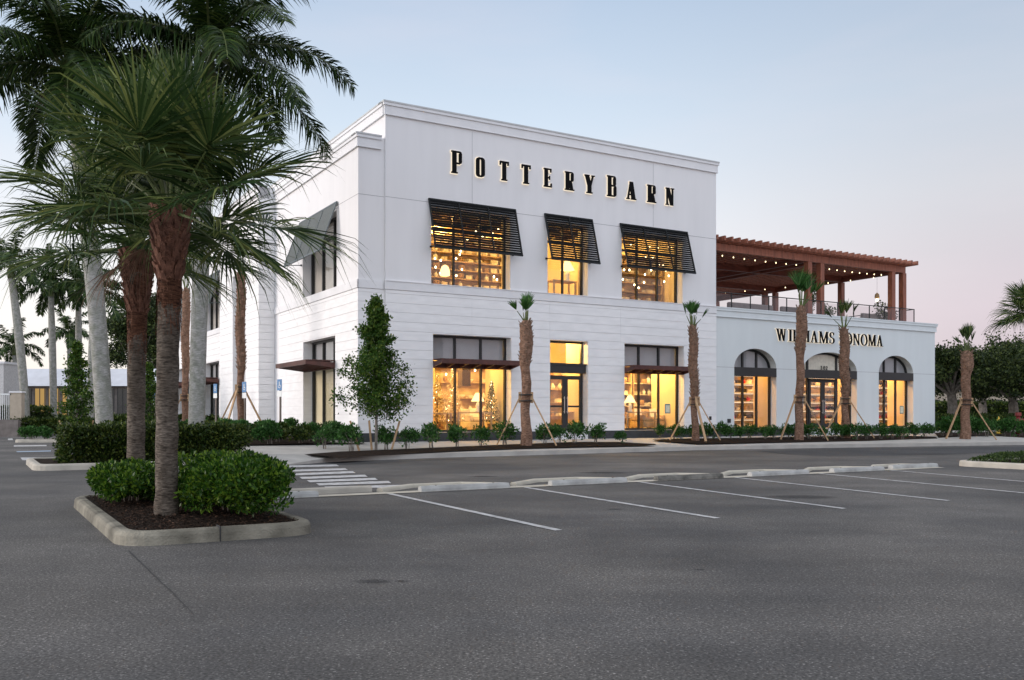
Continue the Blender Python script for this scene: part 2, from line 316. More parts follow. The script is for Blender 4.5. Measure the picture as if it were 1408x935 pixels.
def leaves(C, size, rng, up=.35, wid=.5, outward=None):
    n = len(C); d = rng.normal(size=(n, 3)); 
    if outward is not None: d = d*.8 + outward
    d[:, 2] += up; d /= np.linalg.norm(d, axis=1)[:, None]
    s = np.cross(d, rng.normal(size=(n, 3))); s /= np.linalg.norm(s, axis=1)[:, None] + 1e-9
    nn = np.cross(d, s)
    L_ = (size*(.65+.7*rng.random(n)))[:, None]; w_ = L_*wid
    return np.stack([C, C+d*L_*.5+s*w_*.5+nn*L_*.06, C+d*L_, C+d*L_*.5-s*w_*.5+nn*L_*.06], axis=1)

# ------------------------------------------------------------------ ground
def sheet(name, pts, m, z, kind='structure'):
    o = MB().q([(x, y, z) for x, y in pts]).build(name, m); o['kind'] = kind; return o
sheet('ground', [(-600, -60), (700, -60), (700, 900), (-600, 900)], M['asphalt'], 0)
def Wz(u, v, z): x, y = W(u, v); return (x, y, z)
def patch(name, pxpts, m, z=.004, kind='structure'):
    return MB().q([G(x, y, z) for x, y in pxpts]).build(name, m)
# dark fresh asphalt along the kerb
fp = patch('dark_asphalt_strip', [(1040,619.5),(1180,617.3),(1403,614),(1500,613),(1500,620),(1403,621.5),(1250,626),(1140,627.5),(1085,625)], M['asphaltnew'], .006); fp['kind'] = 'structure'
fp = patch('dark_asphalt_strip', [(375,643),(470,639),(640,631.5),(640,630),(459,635.3),(386,640.8)], M['asphaltnew'], .006); fp['kind'] = 'structure'
# podium: sloping pavement between the kerb and the wall
cpx = [(300,644),(386,640.5),(459,635),(600,629.6),(720,626.4),(850,622.4),(960,619),(1100,616.5),(1250,614.2),(1403,612),(1500,611)]
cpt = [G(x, y) for x, y in cpx]
cuv = [UV(p[0], p[1]) for p in cpt]
pod = MB()
zk = [.012, .012, .15]+[.15]*20
for ci, ((u0, v0), (u1, v1)) in enumerate(zip(cuv[:-1], cuv[1:])):
    for k in range(6):
        t0, t1 = k/6, (k+1)/6
        pts = []
        for (u, v, t, ze) in ((u0, v0, t0, zk[ci]), (u1, v1, t0, zk[ci+1]), (u1, v1, t1, zk[ci+1]), (u0, v0, t1, zk[ci])):
            vv = v*(1-t) + 0.3*t; zz0 = .15 + .25*t; pts.append(Wz(u, vv, zz0 if t > .26 else ze*(1-t*6)+(.15+.25/6)*t*6 if t <= .17 else zz0))
        pod.q(pts)
for ci in range(len(cuv)-1):
    pod.q([Wz(*cuv[ci], zk[ci]), Wz(*cuv[ci], -.02), Wz(*cuv[ci+1], -.02), Wz(*cuv[ci+1], zk[ci+1])])
po = pod.build('pavement', M['concrete']); po['kind'] = 'structure'
UL = cuv[1][0]
po = MB().q([Wz(-5.2, .3, .4), Wz(60, .3, .4), Wz(60, 60, .4), Wz(-5.2, 60, .4)]).build('pavement', M['concrete']); po['kind'] = 'structure'
def sweep(name, path, m, w=.16, h=.15, closed=False, parent=None, kind=None, z0=0., bevel=.035):
    P = [Vector((p[0], p[1])) for p in path]; n = len(P); mbb = MB()
    prof = [(0, -.02), (.012, h-bevel), (.012+bevel*.4, h-bevel*.3), (.02+bevel, h), (w-.02, h), (w, h-.02), (w, -.02)]
    k = len(prof); rows = []
    for i in range(n):
        a = P[(i-1) % n] if (closed or i > 0) else P[i]; b = P[(i+1) % n] if (closed or i < n-1) else P[i]
        d1 = (P[i]-a).normalized() if (P[i]-a).length > 1e-6 else (b-P[i]).normalized(); d2 = (b-P[i]).normalized() if (b-P[i]).length > 1e-6 else d1
        n1 = Vector((-d1.y, d1.x)); n2 = Vector((-d2.y, d2.x)); nn = (n1+n2).normalized(); nn = nn/max(.3, nn.dot(n1))
        rows.append([(P[i].x+nn.x*t, P[i].y+nn.y*t, z0+z) for t, z in prof])
    for r in rows: mbb.v += r
    for i in range(n if closed else n-1):
        j = (i+1) % n
        for q in range(k-1): mbb.f.append((i*k+q, j*k+q, j*k+q+1, i*k+q+1))
    if not closed: mbb.f.append(tuple(range(k))); mbb.f.append(tuple((n-1)*k+q for q in range(k))[::-1])
    o = mbb.build(name, m, parent)
    if kind: o['kind'] = kind
    return o
def densify(pts, step=.5):
    r = []
    for a, b in zip(pts[:-1], pts[1:]):
        n = max(1, int(math.dist(a[:2], b[:2])/step))
        for i in range(n): r.append((a[0]+(b[0]-a[0])*i/n, a[1]+(b[1]-a[1])*i/n))
    r.append(pts[-1][:2]); return r
def roundpoly(pts, r=.4, n=6):
    o = []; m = len(pts)
    for i in range(m):
        p = Vector(pts[i]); a = (Vector(pts[i-1])-p); b = (Vector(pts[(i+1) % m])-p); ra = min(r, a.length*.45, b.length*.45); a = p+a.normalized()*ra; b = p+b.normalized()*ra
        for k in range(n+1): t = k/n; q = a*(1-t)**2 + p*2*t*(1-t) + b*t*t; o.append((q.x, q.y))
    return o
sweep('kerb', densify(cpt[2:]), M['curbfront'], .2, .155, kind='structure')
sweep('kerb', [W(-5.1, 12), W(-5.1, -3.5)][::-1], M['curbfront'], .16, .41, kind='structure')
# pale concrete gutter along the kerb
def bed(name, uvs, m=M['mulch'], dz=.016, kind='structure'):
    # polygon in building coordinates laid on the sloping pavement, as a strip between two rails of equal length
    a, b = uvs; mbb = MB()
    for i in range(len(a)-1):
        for k in range(5):
            t0, t1 = k/5, (k+1)/5; pts = []
            for (p, q, t) in ((a[i], b[i], t0), (a[i+1], b[i+1], t0), (a[i+1], b[i+1], t1), (a[i], b[i], t1)):
                u = p[0]*(1-t)+q[0]*t; v = p[1]*(1-t)+q[1]*t; hump = .035*math.sin(math.pi*t); pts.append(Wz(u, v, zg(u, v)+dz+hump))
            mbb.q([pts[0], pts[1], pts[2], pts[3]])
    o = mbb.build(name, m); o['kind'] = kind; return o
def Guv(px, py):
    z = .2
    for _ in range(12):
        p = G(px, py, z); u, v = UV(p[0], p[1]); z = z*.4+.6*zg(u, v)
    return (u, v)
near1 = [(466,630.6),(520,626.4),(620,620.9),(720,617),(820,614.5),(880,613.2),(903,612.4)]
far1 = [(414,625.5),(467,621.5),(574,617),(700,611.5),(790,608),(850,608),(895,611.5)]
bed('mulch_bed', ([Guv(*p) for p in near1], [Guv(*p) for p in far1]))
near2 = [(900,606.4),(960,610.6),(1060,608.9),(1150,607.5),(1230,606.6),(1291,605.6)]
far2 = [(897,605.8),(930,603.5),(1030,602.2),(1130,600.2),(1230,598.8),(1285,600.5)]
bed('mulch_bed', ([Guv(*p) for p in near2], [Guv(*p) for p in far2]))
near3 = [(1292,605.2),(1350,605.8),(1403,605.4),(1500,605)]; far3 = [(1285,596),(1350,595),(1403,594),(1500,593)]
bed('mulch_bed', ([Guv(*p) for p in near3], [Guv(*p) for p in far3]))
bed('mulch_bed', ([(-4.9, -.9), (-4.9, 6), (-4.9, 14), (-4.9, 30)], [(-.05, -.9), (-.05, 6), (-.75, 14), (-.05, 30)]))

# crosswalk bars, parking stripes, stains
bars = [((387,641.5),(466.5,639.8)),((392.6,647.4),(478.5,645)),((404,652.4),(489,649)),((415.7,657.2),(505.6,654)),((426,661.7),(519.6,658.4)),((438.7,666),(538,662.7)),((450,670.6),(556,668.2))]
for i, ((x0, y0), (x1, y1)) in enumerate(bars):
    t = 1.15+.07*i
    patch('crosswalk_bar', [(x0, y0+t), (x1, y1+t), (x1-4, y1-t), (x0-4, y0-t)], M['paint'], .008)['kind'] = 'structure'
SU = [-5.8, -3.0, -.25, 2.45, 5.15, 7.7]
for i, u in enumerate(SU):
    L1 = -22.35; ue = [-6.05, -3.5, -.99, 1.5, 3.95, 6.3][i]
    MB().q([Wz(ue-.055, L1, .008), Wz(ue+.055, L1, .008), Wz(u+.055, -16.55, .008), Wz(u-.055, -16.55, .008)]).build('parking_line', M['paint'])['kind'] = 'structure'
for u in (-8.5,):
    pass
MB().q([Wz(-8.7, -16.56, .010), Wz(9.9, -16.56, .010), Wz(9.9, -16.22, .010), Wz(-8.7, -16.22, .010)]).build('concrete_ribbon', M['ribbon'])['kind'] = 'structure'
rs = random.Random(4)
def blob(name, px, py, rx, ry, m, z, seed=0):
    r = random.Random(seed); c = G(px, py, z); pts = []
    for k in range(26):
        a = 2*math.pi*k/26; q = .75+.4*r.random(); pts.append((math.cos(a)*1.3, math.sin(a)*1.3, 0))
    o = MB().q(pts).build(name, m, loc=c); o.scale = (rx*1.4, ry*1.4, 1); o['kind'] = 'structure'; return o
for i, (px, py, rx, ry) in enumerate([(830,650,.55,.35),(1100,683,.55,.35),(665,655,.3,.2),(514,799,.14,.1),(552,799,.06,.04),(962,783,.05,.035),(845,700,.12,.08)]):
    blob('oil_stain', px, py, rx, ry, M['stain'], .005, i)
# crack running from the planting island
ck = [(177,757),(186,766),(203,782),(219,798),(236,813),(252,830),(268,846)]
cm = MB(); cp = [G(x, y, .006) for x, y in ck]
for i in range(len(cp)-1):
    a, b = Vector(cp[i]), Vector(cp[i+1]); w0 = .006*(1-i/7)+.002; w1 = .006*(1-(i+1)/7)+.002
    cm.q([(a.x-w0, a.y, a.z), (a.x+w0, a.y, a.z), (b.x+w1, b.y, b.z), (b.x-w1, b.y, b.z)])
cm.build('asphalt_crack', M['crack'])['kind'] = 'structure'
# left side lot markings
for i, (a, b, c, d2) in enumerate([((28,629),(66,629),(66,632.5),(31,632.8)), ((22,620.5),(70,619.4),(70,620.6),(24,621.6)), ((19,612.3),(64,611.8),(64,613.4),(19,614)), ((11,603),(17,602.8),(18,605),(11,605))]):
    patch('parking_line', [a, b, c, d2][::-1], M['paint'] if i != 1 else M['bluepaint'], .008)['kind'] = 'structure'

# wheel stops + raised kerb returns
def wheelstop(u, v, label, m):
    x, y = W(u, v); t = thing('wheel_stop', label, 'wheel stop', (x, y, 0), ROT, 'concrete wheel stops along the parking row')
    n = 14; b = MB(); prof = [(-.09, 0), (-.08, .06), (-.05, .108), (.05, .108), (.08, .06), (.09, 0)]
    r = random.Random(int(u*10)); rows = []
    for i in range(n+1):
        xx = -.92+1.84*i/n; e = .06 if i in (0, n) else 0
        b.v += [(xx, yy*(1-e)+r.uniform(-.003, .003), zz_*(1-e*.8)+r.uniform(-.002, .002)) for yy, zz_ in prof]
    k = len(prof)
    for i in range(n):
        for q in range(k-1): b.f.append((i*k+q, (i+1)*k+q, (i+1)*k+q+1, i*k+q+1))
    b.f.append(tuple(range(k))); b.f.append(tuple(n*k+q for q in range(k))[::-1])
    b.build('block', m, t)
    for s in (-.6, .6): MB().lathe([(.018, .12), (.018, .132), (.001, .134)], (s, 0, -.017), 8).build('pin', M['darkware'], t)
M['stopdark'] = mat('dark_weathered_concrete', (.07, .068, .06), .95, .3, 6, .8, 60, col2=(.2, .19, .17))
wl = ['leftmost concrete wheel stop, half hidden by the near island shrub', 'pale concrete wheel stop nearest the crosswalk end of the parking row', 'pale concrete wheel stop second along the open row after the crosswalk', 'dark weathered wheel stop in the middle of the row', 'pale wheel stop just right of the dark weathered one', 'pale wheel stop second from the right end of the row', 'pale wheel stop at the right end beside the low groundcover island']
us = [-8.0, -4.25, -1.45, 1.2, 3.9, 6.6, 9.1]
for u, lb in zip(us, wl): wheelstop(u, -16.45 if u < 9 else -16.2, lb, M['stopdark'] if abs(u-1.2) < .1 else M['stopc'])
for i, u in enumerate([-5.8, -3.0, -.25, 2.45, 5.15, 7.6]):
    pts = [W(u+.05, -16.15), W(u+.95, -15.5), W(u+1.95, -15.5), W(u+2.6, -16.1)]
    o = sweep('kerb', pts, M['ribbon'], .14, .07, kind='structure')
o = sweep('kerb', [W(-9.5, -16.0), W(-5.9, -16.0)], M['curbfront'], .16, .11, kind='structure')

# ------------------------------------------------------------------ walls with openings
def cells(s0, s1, z0, z1, ops):
    ss = sorted({s0, s1, *[x for o in ops for x in (o[0], o[1]) if s0 < x < s1]}); zs = sorted({z0, z1, *[x for o in ops for x in (o[2], o[3]) if z0 < x < z1]})
    for a, b in zip(ss[:-1], ss[1:]):
        for c, d2 in zip(zs[:-1], zs[1:]):
            m_, n_ = (a+b)/2, (c+d2)/2
            if not any(o[0] < m_ < o[1] and o[2] < n_ < o[3] for o in ops): yield a, b, c, d2
def mapper(kind, off):
    # returns f(s, depth, z): depth grows into the building
    if kind == 'front': return lambda s, dp, z: (s, off+dp, z)
    return lambda s, dp, z: (off+dp, s, z)
def wallmesh(f, s0, s1, z0, z1, ops, th=.5):
    b = MB()
    for a, c, d2, e in cells(s0, s1, z0, z1, ops):
        b.q([f(a, 0, d2), f(c, 0, d2), f(c, 0, e), f(a, 0, e)]); b.q([f(a, th, d2), f(a, th, e), f(c, th, e), f(c, th, d2)])
    for (a, c, d2, e) in ops:
        b.q([f(a, 0, d2), f(a, th, d2), f(a, th, e), f(a, 0, e)]); b.q([f(c, 0, d2), f(c, 0, e), f(c, th, e), f(c, th, d2)])
        b.q([f(a, 0, e), f(a, th, e), f(c, th, e), f(c, 0, e)]); b.q([f(a, 0, d2), f(c, 0, d2), f(c, th, d2), f(a, th, d2)])
    for s in (s0, s1): b.q([f(s, 0, z0), f(s, th, z0), f(s, th, z1), f(s, 0, z1)])
    b.q([f(s0, 0, z1), f(s1, 0, z1), f(s1, th, z1), f(s0, th, z1)])
    return b
def fbox(b, f, s0, s1, d0, d1, z0, z1):
    P = [f(s, dd, z) for z in (z0, z1) for dd in (d0, d1) for s in (s0, s1)]
    return b.q(P, [(0,2,3,1),(4,5,7,6),(0,1,5,4),(1,3,7,5),(3,2,6,7),(2,0,4,6)])
BOARD = .345
def siding(f, s0, s1, z0, z1, ops, th=.022, gap=.016, jd=.44):
    b = MB(); k = 0; z = z0; rr_ = random.Random(3)
    while z < z1-.02:
        zt = min(z+BOARD, z1); cuts = sorted({z, zt, *[x for o in ops for x in (o[2], o[3]) if z+.01 < x < zt-.01]})
        for a, c in zip(cuts[:-1], cuts[1:]):
            top = c-gap if c == zt else c
            mid = (a+top)/2; segs = [(s0, s1)]
            for o in ops:
                if o[2] < mid < o[3]:
                    ns = []
                    for p, q in segs:
                        if o[1] <= p or o[0] >= q: ns.append((p, q)); continue
                        if o[0] > p: ns.append((p, o[0]))
                        if o[1] < q: ns.append((o[1], q))
                    segs = ns
            for p, q in segs:
                x = p
                while x < q-.01:
                    x2 = min(q, x+3.6)
                    if q-x2 < .5: x2 = q
                    t2 = th+rr_.uniform(-.0025, .0025); fbox(b, f, x, x2-(.003 if x2 < q else 0), -t2, 0, a, top); x = x2
        z = zt
    for (a, c, d2, e) in ops:      # boards return into the reveals
        zb = z0
        while zb < min(e, z1):
            z2 = min(zb+BOARD-gap, e)
            if z2 > d2:
                fbox(b, f, a, a+.012, .0, jd, max(zb, d2), z2); fbox(b, f, c-.012, c, .0, jd, max(zb, d2), z2)
            zb += BOARD
    return b
def cornice(f, s0, s1, ztop, h=.48, e0=0, e1=0, out_=.12):
    b = MB(); fbox(b, f, s0-e0*out_*.5, s1+e1*out_*.5, -out_*.5, -.001, ztop-h, ztop-.17)
    fbox(b, f, s0-e0*out_*.5, s1+e1*out_*.5, -out_*.62, -.001, ztop-h-.035, ztop-h-.002)
    fbox(b, f, s0-e0*out_*.85, s1+e1*out_*.85, -out_*.85, -.001, ztop-.168, ztop-.06)
    c = MB(); fbox(c, f, s0-e0*out_, s1+e1*out_, -out_, .4, ztop-.058, ztop)
    return b, c

ZB = .72
# ---- main white store ----
pb = thing('store_building', 'two storey white store with lapped lower siding, black louvred shutters and warm lit windows', 'building', (BX, BY, 0), ROT)
UE = 17.3
G1, G2, G3 = (2.95, 6.40, ZB, 4.46), (8.23, 10.13, ZB, 4.46), (12.03, 15.38, ZB, 4.46)
W1, W2, W3 = (2.88, 6.36, 6.34, 9.28), (8.12, 10.13, 6.34, 9.28), (11.9, 15.3, 6.34, 9.28)
ff = mapper('front', 0.0)
UC = 1.02      # tall front block starts here
wallmesh(ff, UC, UE, .3, 12.9, [G1, G2, G3, W1, W2, W3]).build('wall', M['stucco'], pb)
fc = mapper('front', .10)
wallmesh(fc, 0.0, UC, .3, 11.6, []).build('wall', M['stucco'], pb)
fl = mapper('left', 0.0)
LG, LW = (2.50, 6.48, ZB, 4.46), (2.40, 6.60, 6.34, 9.28)
LG2, LW2 = (30.2, 34.2, ZB, 4.46), (30.2, 34.2, 6.34, 9.28)
LG0, LW0 = (21.8, 25.8, ZB, 4.46), (21.8, 25.8, 6.34, 9.28)
wallmesh(fl, .6, 37, .3, 11.6, [LG, LW, LG0, LW0, LG2, LW2]).build('wall', M['stucco'], pb)
MB().box(.0, .5, .6, .601, .3, .31)
# side of the tall block above the low parapet
ft = mapper('left', UC)
wallmesh(ft, .5, 24, 11.0, 12.9, [], .4).build('wall', M['stucco'], pb)
MB().box(UC, UE, 23.6, 24, 11, 12.9).box(UE-.4, UE, .5, 23.6, .3, 12.9).build('wall', M['stucco'], pb)
MB().box(0.45, UE-.4, 36.5, 37, .3, 11.6).box(UE-.5, UE-.01, 24, 37, .3, 11.6).build('wall', M['stucco'], pb)
MB().box(.45, UE-.45, .45, 36.6, 10.9, 11.1).build('roof', M['stucco'], pb)
# siding
siding(ff, UC, UE, ZB, 6.03, [G1, G2, G3]).build('siding', M['siding'], pb)
siding(fc, -.022, UC-.002, ZB, 6.03, []).build('siding', M['siding'], pb)
siding(fl, .10, 10.05, ZB, 6.03, [LG]).build('siding', M['siding'], pb)
siding(fl, 18.3, 37, ZB, 6.03, [LG0, LG2]).build('siding', M['siding'], pb)
# projecting tower on the side
UB = -.74; VB0, VB1 = 10.76, 18.3
fb = mapper('left', UB); ffb = mapper('front', VB0)
rec = (13.1, 15.6, .3, 8.35)
wallmesh(fb, VB0, VB1, .3, 11.9, [rec], .5).build('wall', M['stucco'], pb)
wallmesh(ffb, UB, 0, .3, 11.9, [], .3).build('wall', M['stucco'], pb)
siding(fb, VB0-.02, VB1, ZB, 11.4, [(13.1, 15.6, ZB, 8.35)], jd=.3).build('siding', M['siding'], pb)
siding(ffb, UB-.02, -.024, ZB, 11.4, []).build('siding', M['siding'], pb)
MB().box(UB+.45, UB+.49, 13.1, 15.6, .3, 8.35).build('recess_panel', M['shade'], pb)
# plinths
pl = MB().box(UC+.003, G2[0], -.01, -.001, .2, ZB-.002).box(G2[1], UE-.003, -.01, -.001, .2, ZB-.002).box(-.01, UC, .09, .099, .2, ZB-.002).box(-.012, -.001, .1, VB0, .2, ZB-.002).box(-.012, -.001, VB1, 37, .2, ZB-.002).box(UB-.012, UB-.001, VB0, VB1, .2, ZB-.002).box(UB-.012, 0, VB0-.012, VB0-.001, .2, ZB-.002)
pl.build('plinth', M['plinth'], pb)
# string course
sb = MB(); fbox(sb, ff, UC-.04, UE-.003, -.05, -.001, 6.031, 6.33); fbox(sb, ff, UC-.04, UE-.003, -.075, -.001, 6.331, 6.36)
fbox(sb, fc, -.05, UC-.045, -.05, -.001, 6.031, 6.33); fbox(sb, fl, .05, 10.7, -.05, -.001, 6.031, 6.33); fbox(sb, fl, VB1+.05, 37, -.05, -.001, 6.031, 6.33)
sb.build('string_course', M['trimw'], pb)
# shadow joints
j = MB(); fbox(j, ff, UC, UE, -.004, -.0015, 9.44, 9.456); fbox(j, fc, 0, UC-.01, -.004, -.0015, 9.44, 9.456); fbox(j, fl, .1, VB0, -.004, -.0015, 9.44, 9.456)
for u in (uof(649), uof(898)): fbox(j, ff, u, u+.012, -.0045, -.0016, 9.46, 12.4)
j.build('shadow_joint', M['joint'], pb)
for (f_, a, b_, zt, e0, e1) in ((ff, UC, UE, 12.98, 1, 1), (fc, -.0, UC-.14, 11.68, 1, 0), (fl, .1, VB0, 11.68, 0, 0), (fb, VB0, VB1, 12.0, 1, 1), (fl, VB1+.1, 37, 11.68, 0, 0), (ft, .12, 24, 12.98, 0, 1)):
    x, c = cornice(f_, a, b_, zt, e0=e0, e1=e1); x.build('cornice', M['trimw'], pb); c.build('coping', M['metalcap'], pb)

def window(parent, f, op, rec=.45, mull=2, trans=None, shade=None, low=None, shademat='shade', door=False, fw=.085, name='window'):
    a, c, d2, e = op
    w_ = bpy.data.objects.new(name, None); COL.objects.link(w_); w_.parent = parent
    fr = MB(); dA, dB = rec-.08, rec+.04
    fbox(fr, f, a, a+fw, dA, dB, d2, e); fbox(fr, f, c-fw, c, dA, dB, d2, e); fbox(fr, f, a+fw, c-fw, dA, dB, e-fw, e); fbox(fr, f, a+fw, c-fw, dA, dB, d2, d2+fw)
    for i in range(mull):
        x = a+(c-a)*(i+1)/(mull+1); fbox(fr, f, x-fw*.42, x+fw*.42, dA+.01, dB-.01, d2+fw, e-fw)
    if trans: fbox(fr, f, a+fw, c-fw, dA+.015, dB-.015, trans-.05, trans+.05)
    fr.build('frame', M['black'], w_)
    g = MB().q([f(a+.02, rec, d2+.02), f(c-.02, rec, d2+.02), f(c-.02, rec, e-.02), f(a+.02, rec, e-.02)]); g.build('pane', M['glass'], w_)
    if shade:
        s = MB(); fbox(s, f, a+fw, c-fw, rec+.045, rec+.055, shade[0], shade[1]); s.build('shade', M[shademat], w_)
    return w_
for op in (G1, G3): window(pb, ff, op, trans=3.42, shade=(3.5, 4.4))
wd = window(pb, ff, G2, mull=0, trans=3.5)
for op in (W1, W3): window(pb, ff, op, trans=8.55)
window(pb, ff, W2, mull=1, trans=8.55)
window(pb, fl, LG, trans=3.42, shade=(3.5, 4.4), mull=2)
window(pb, fl, LW, trans=8.55, shade=(6.4, 9.2), shademat='shadetan', mull=2)
for a, b_ in ((LG0, LW0), (LG2, LW2)):
    window(pb, fl, a, trans=3.42, shade=(3.5, 4.4)); window(pb, fl, b_, trans=8.55, shade=(6.4, 9.2), shademat='shadetan')
# glazed double door in the middle opening
def doubledoor(parent, f, a, c, z0, z1, rec, canopy=True):
    for k in (0, 1):
        d_ = bpy.data.objects.new('door', None); COL.objects.link(d_); d_.parent = parent
        m_ = (a+c)/2; x0, x1 = (a, m_-.004) if k == 0 else (m_+.004, c); fr = MB(); w_ = .13
        fbox(fr, f, x0, x0+w_, rec-.05, rec+.02, z0, z1); fbox(fr, f, x1-w_, x1, rec-.05, rec+.02, z0, z1); fbox(fr, f, x0+w_, x1-w_, rec-.05, rec+.02, z1-.16, z1); fbox(fr, f, x0+w_, x1-w_, rec-.05, rec+.02, z0, z0+.22); fbox(fr, f, x0+w_, x1-w_, rec-.04, rec+.01, z0+.95, z0+1.03)
        fr.build('frame', M['black'], d_); g = MB().q([f(x0+w_*.8, rec-.02, z0+.2), f(x1-w_*.8, rec-.02, z0+.2), f(x1-w_*.8, rec-.02, z1-.15), f(x0+w_*.8, rec-.02, z1-.15)]); g.build('pane', M['glass'], d_)
        h = MB(); hx = x1-.07 if k == 0 else x0+.07; fbox(h, f, hx-.012, hx+.012, rec-.13, rec-.1, z0+.7, z0+1.4); fbox(h, f, hx-.01, hx+.01, rec-.1, rec-.05, z0+.75, z0+.78); fbox(h, f, hx-.01, hx+.01, rec-.1, rec-.05, z0+1.32, z0+1.35); h.build('handle', M['metalcap'], d_)
doubledoor(pb, ff, G2[0]+.09, G2[1]-.09, ZB+.03, 3.02, .34)
hd = MB(); fbox(hd, ff, G2[0]+.003, G2[1]-.003, .12, .36, 3.12, 3.5); fbox(hd, ff, G2[0]+.003, G2[1]-.003, .08, .40, 3.44, 3.515); hd.build('door_header', M['black'], pb)
# louvred shutters on props
def shutter(parent, f, a, c, zt=9.58, zb=7.64, w_=.615, nb=2, m='shutter', name='shutter'):
    s = bpy.data.objects.new(name, None); COL.objects.link(s); s.parent = parent
    fr = MB(); o0 = .05
    def P(x, t, n=0): return Vector(f(x, -(o0+(w_-o0)*t), zt+(zb-zt)*t))
    L_ = (P(a, 1)-P(a, 0)).length; dwn = (P(a, 1)-P(a, 0)).normalized(); along = (P(c, 0)-P(a, 0)).normalized(); nrm = dwn.cross(along).normalized()
    xs = [a+.03]+[a+(c-a)*(i+1)/(nb+1) for i in range(nb)]+[c-.03]
    for x in xs: fr.bar(P(x, 0), P(x, 1), .055, .05, up=nrm)
    for t in (.012, .988): fr.bar(P(a, t), P(c, t), .06, .055, up=nrm)
    fr.build('frame', M[m], s)
    LS = 1 if nrm.dot(Vector(f(a, -1, 0))-Vector(f(a, 0, 0))) > 0 else -1
    sl_ = MB(); n = int(L_/.098)
    for i in range(1, n):
        t = i/n; p, q = P(a+.04, t), P(c-.04, t); tilt = (nrm*.55+Vector((0, 0, -.8))).normalized()
        d_ = (q-p).normalized(); x = d_.cross(nrm).normalized()
        ax = (dwn*.86 - nrm*.5*LS).normalized(); th = d_.cross(ax).normalized()*.006; hw = ax*.036
        sl_.q([p-hw-th, p+hw-th, p+hw+th, p-hw+th, q-hw-th, q+hw-th, q+hw+th, q-hw+th], [(0,3,2,1),(4,5,6,7),(0,1,5,4),(1,2,6,5),(2,3,7,6),(3,0,4,7)])
    sl_.build('louvres', M[m], s)
    for x in (a+.12, c-.12):
        MB().bar(P(x, .97), Vector(f(x-.0, -.02, zb+.12)), .03).bar(Vector(f(x, -.06, zb+.12)), Vector(f(x, -.0, zb+.12)), .07).build('prop', M[m], s)
for a, c, nb in ((2.74, 6.58, 2), (7.93, 10.33, 1), (11.76, 15.54, 2)): shutter(pb, ff, a, c, nb=nb)
shutter(pb, fl, 2.2, 6.85, nb=2, m='shuttergrey', w_=.75); shutter(pb, fl, 21.6, 26.0, m='shuttergrey'); shutter(pb, fl, 30.0, 34.4, m='shuttergrey')
# timber slatted awnings over the ground windows
def awning(parent, f, a, c, w_, z=3.30):
    s = bpy.data.objects.new('awning', None); COL.objects.link(s); s.parent = parent
    b = MB(); fbox(b, f, a, c, -w_-.05, -w_, z+.02, z+.20); fbox(b, f, a, c, .0, .05, z-.12, z+.14)
    n = max(3, int((c-a)/.55))
    for i in range(n+1):
        x = a+.03+(c-a-.06)*i/n; P = [f(x-.03, .0, z-.1), f(x+.03, .0, z-.1), f(x+.03, -w_, z+.03), f(x-.03, -w_, z+.03), f(x-.03, .0, z+.12), f(x+.03, .0, z+.12), f(x+.03, -w_, z+.15), f(x-.03, -w_, z+.15)]
        b.q(P, [(0,1,2,3),(4,7,6,5),(0,4,5,1),(1,5,6,2),(2,6,7,3),(3,7,4,0)])
    b.build('frame', M['awning'], s); t = MB(); k = int(w_/.085)
    for i in range(k): d_ = -.06-(w_-.06)*i/k; fbox(t, f, a-.02, c+.02, d_-.045, d_, z+.16, z+.205)
    t.build('slats', M['awning'], s)
for op in (G1, G3): awning(pb, ff, op[0]+.01, op[1]+.02, .72)
awning(pb, fl, LG[0], LG[1], 1.15); awning(pb, fl, LG0[0], LG0[1], 1.15); awning(pb, fl, LG2[0], LG2[1], 1.15)
# cream reveals inside openings
for op in (W1, W2, W3):
    for xa, xb in ((op[1]-.006, op[1]-.001), (op[0]+.001, op[0]+.006)):
        jb = MB(); fbox(jb, ff, xa, xb, .003, .37, op[2]+.003, op[3]-.003); jb.build('window_reveal', M['jamb'], pb)
bx = MB().box(UE-.45, UE-.32, -.05, -.023, 1.15, 1.32).build('wall_box', M['black'], pb)
# window stickers
def sticker(parent, f, x, z, dep): 
    o = MB(); fbox(o, f, x, x+.32, dep-.006, dep-.002, z, z+.42); p = o.build('notice', M['tealware'], parent)
    o = MB(); fbox(o, f, x+.04, x+.28, dep-.009, dep-.0065, z+.04, z+.37); o.build('paper', M['poster'], p)
sticker(pb, ff, 14.65, 1.45, .45)

# ---- second pale store with arches ----
ws = thing('store_building', 'single storey pale grey store with three arched windows under a roof terrace', 'building', (BX, BY, 0), ROT)
VW = .06; fw_ = mapper('front', VW); U1 = 33.35
arches = [(uof(1010.9), uof(1068.8)), (uof(1105.7), uof(1179.5)), (uof(1209.8), uof(1257))]
ZS, ZA = 3.6, 4.52
def arch(a, c, x): t = (x-(a+c)/2)/((c-a)/2); return ZS+(ZA-ZS)*math.sqrt(max(0, 1-t*t))
b = MB(); x = UE
for (a, c) in arches:
    b.q([fw_(x, 0, .3), fw_(a, 0, .3), fw_(a, 0, 6.2), fw_(x, 0, 6.2)]); n = 28
    X = [(a+c)/2-(c-a)/2*math.cos(math.pi*i/n) for i in range(n+1)]
    for p, q in zip(X[:-1], X[1:]):
        b.q([fw_(p, 0, arch(a, c, p)), fw_(q, 0, arch(a, c, q)), fw_(q, 0, 6.2), fw_(p, 0, 6.2)])
    b.q([fw_(a, 0, .3), fw_(c, 0, .3), fw_(c, 0, ZB), fw_(a, 0, ZB)]); x = c
b.q([fw_(x, 0, .3), fw_(U1, 0, .3), fw_(U1, 0, 6.2), fw_(x, 0, 6.2)])
b.build('wall', M['stucco_ws'], ws)
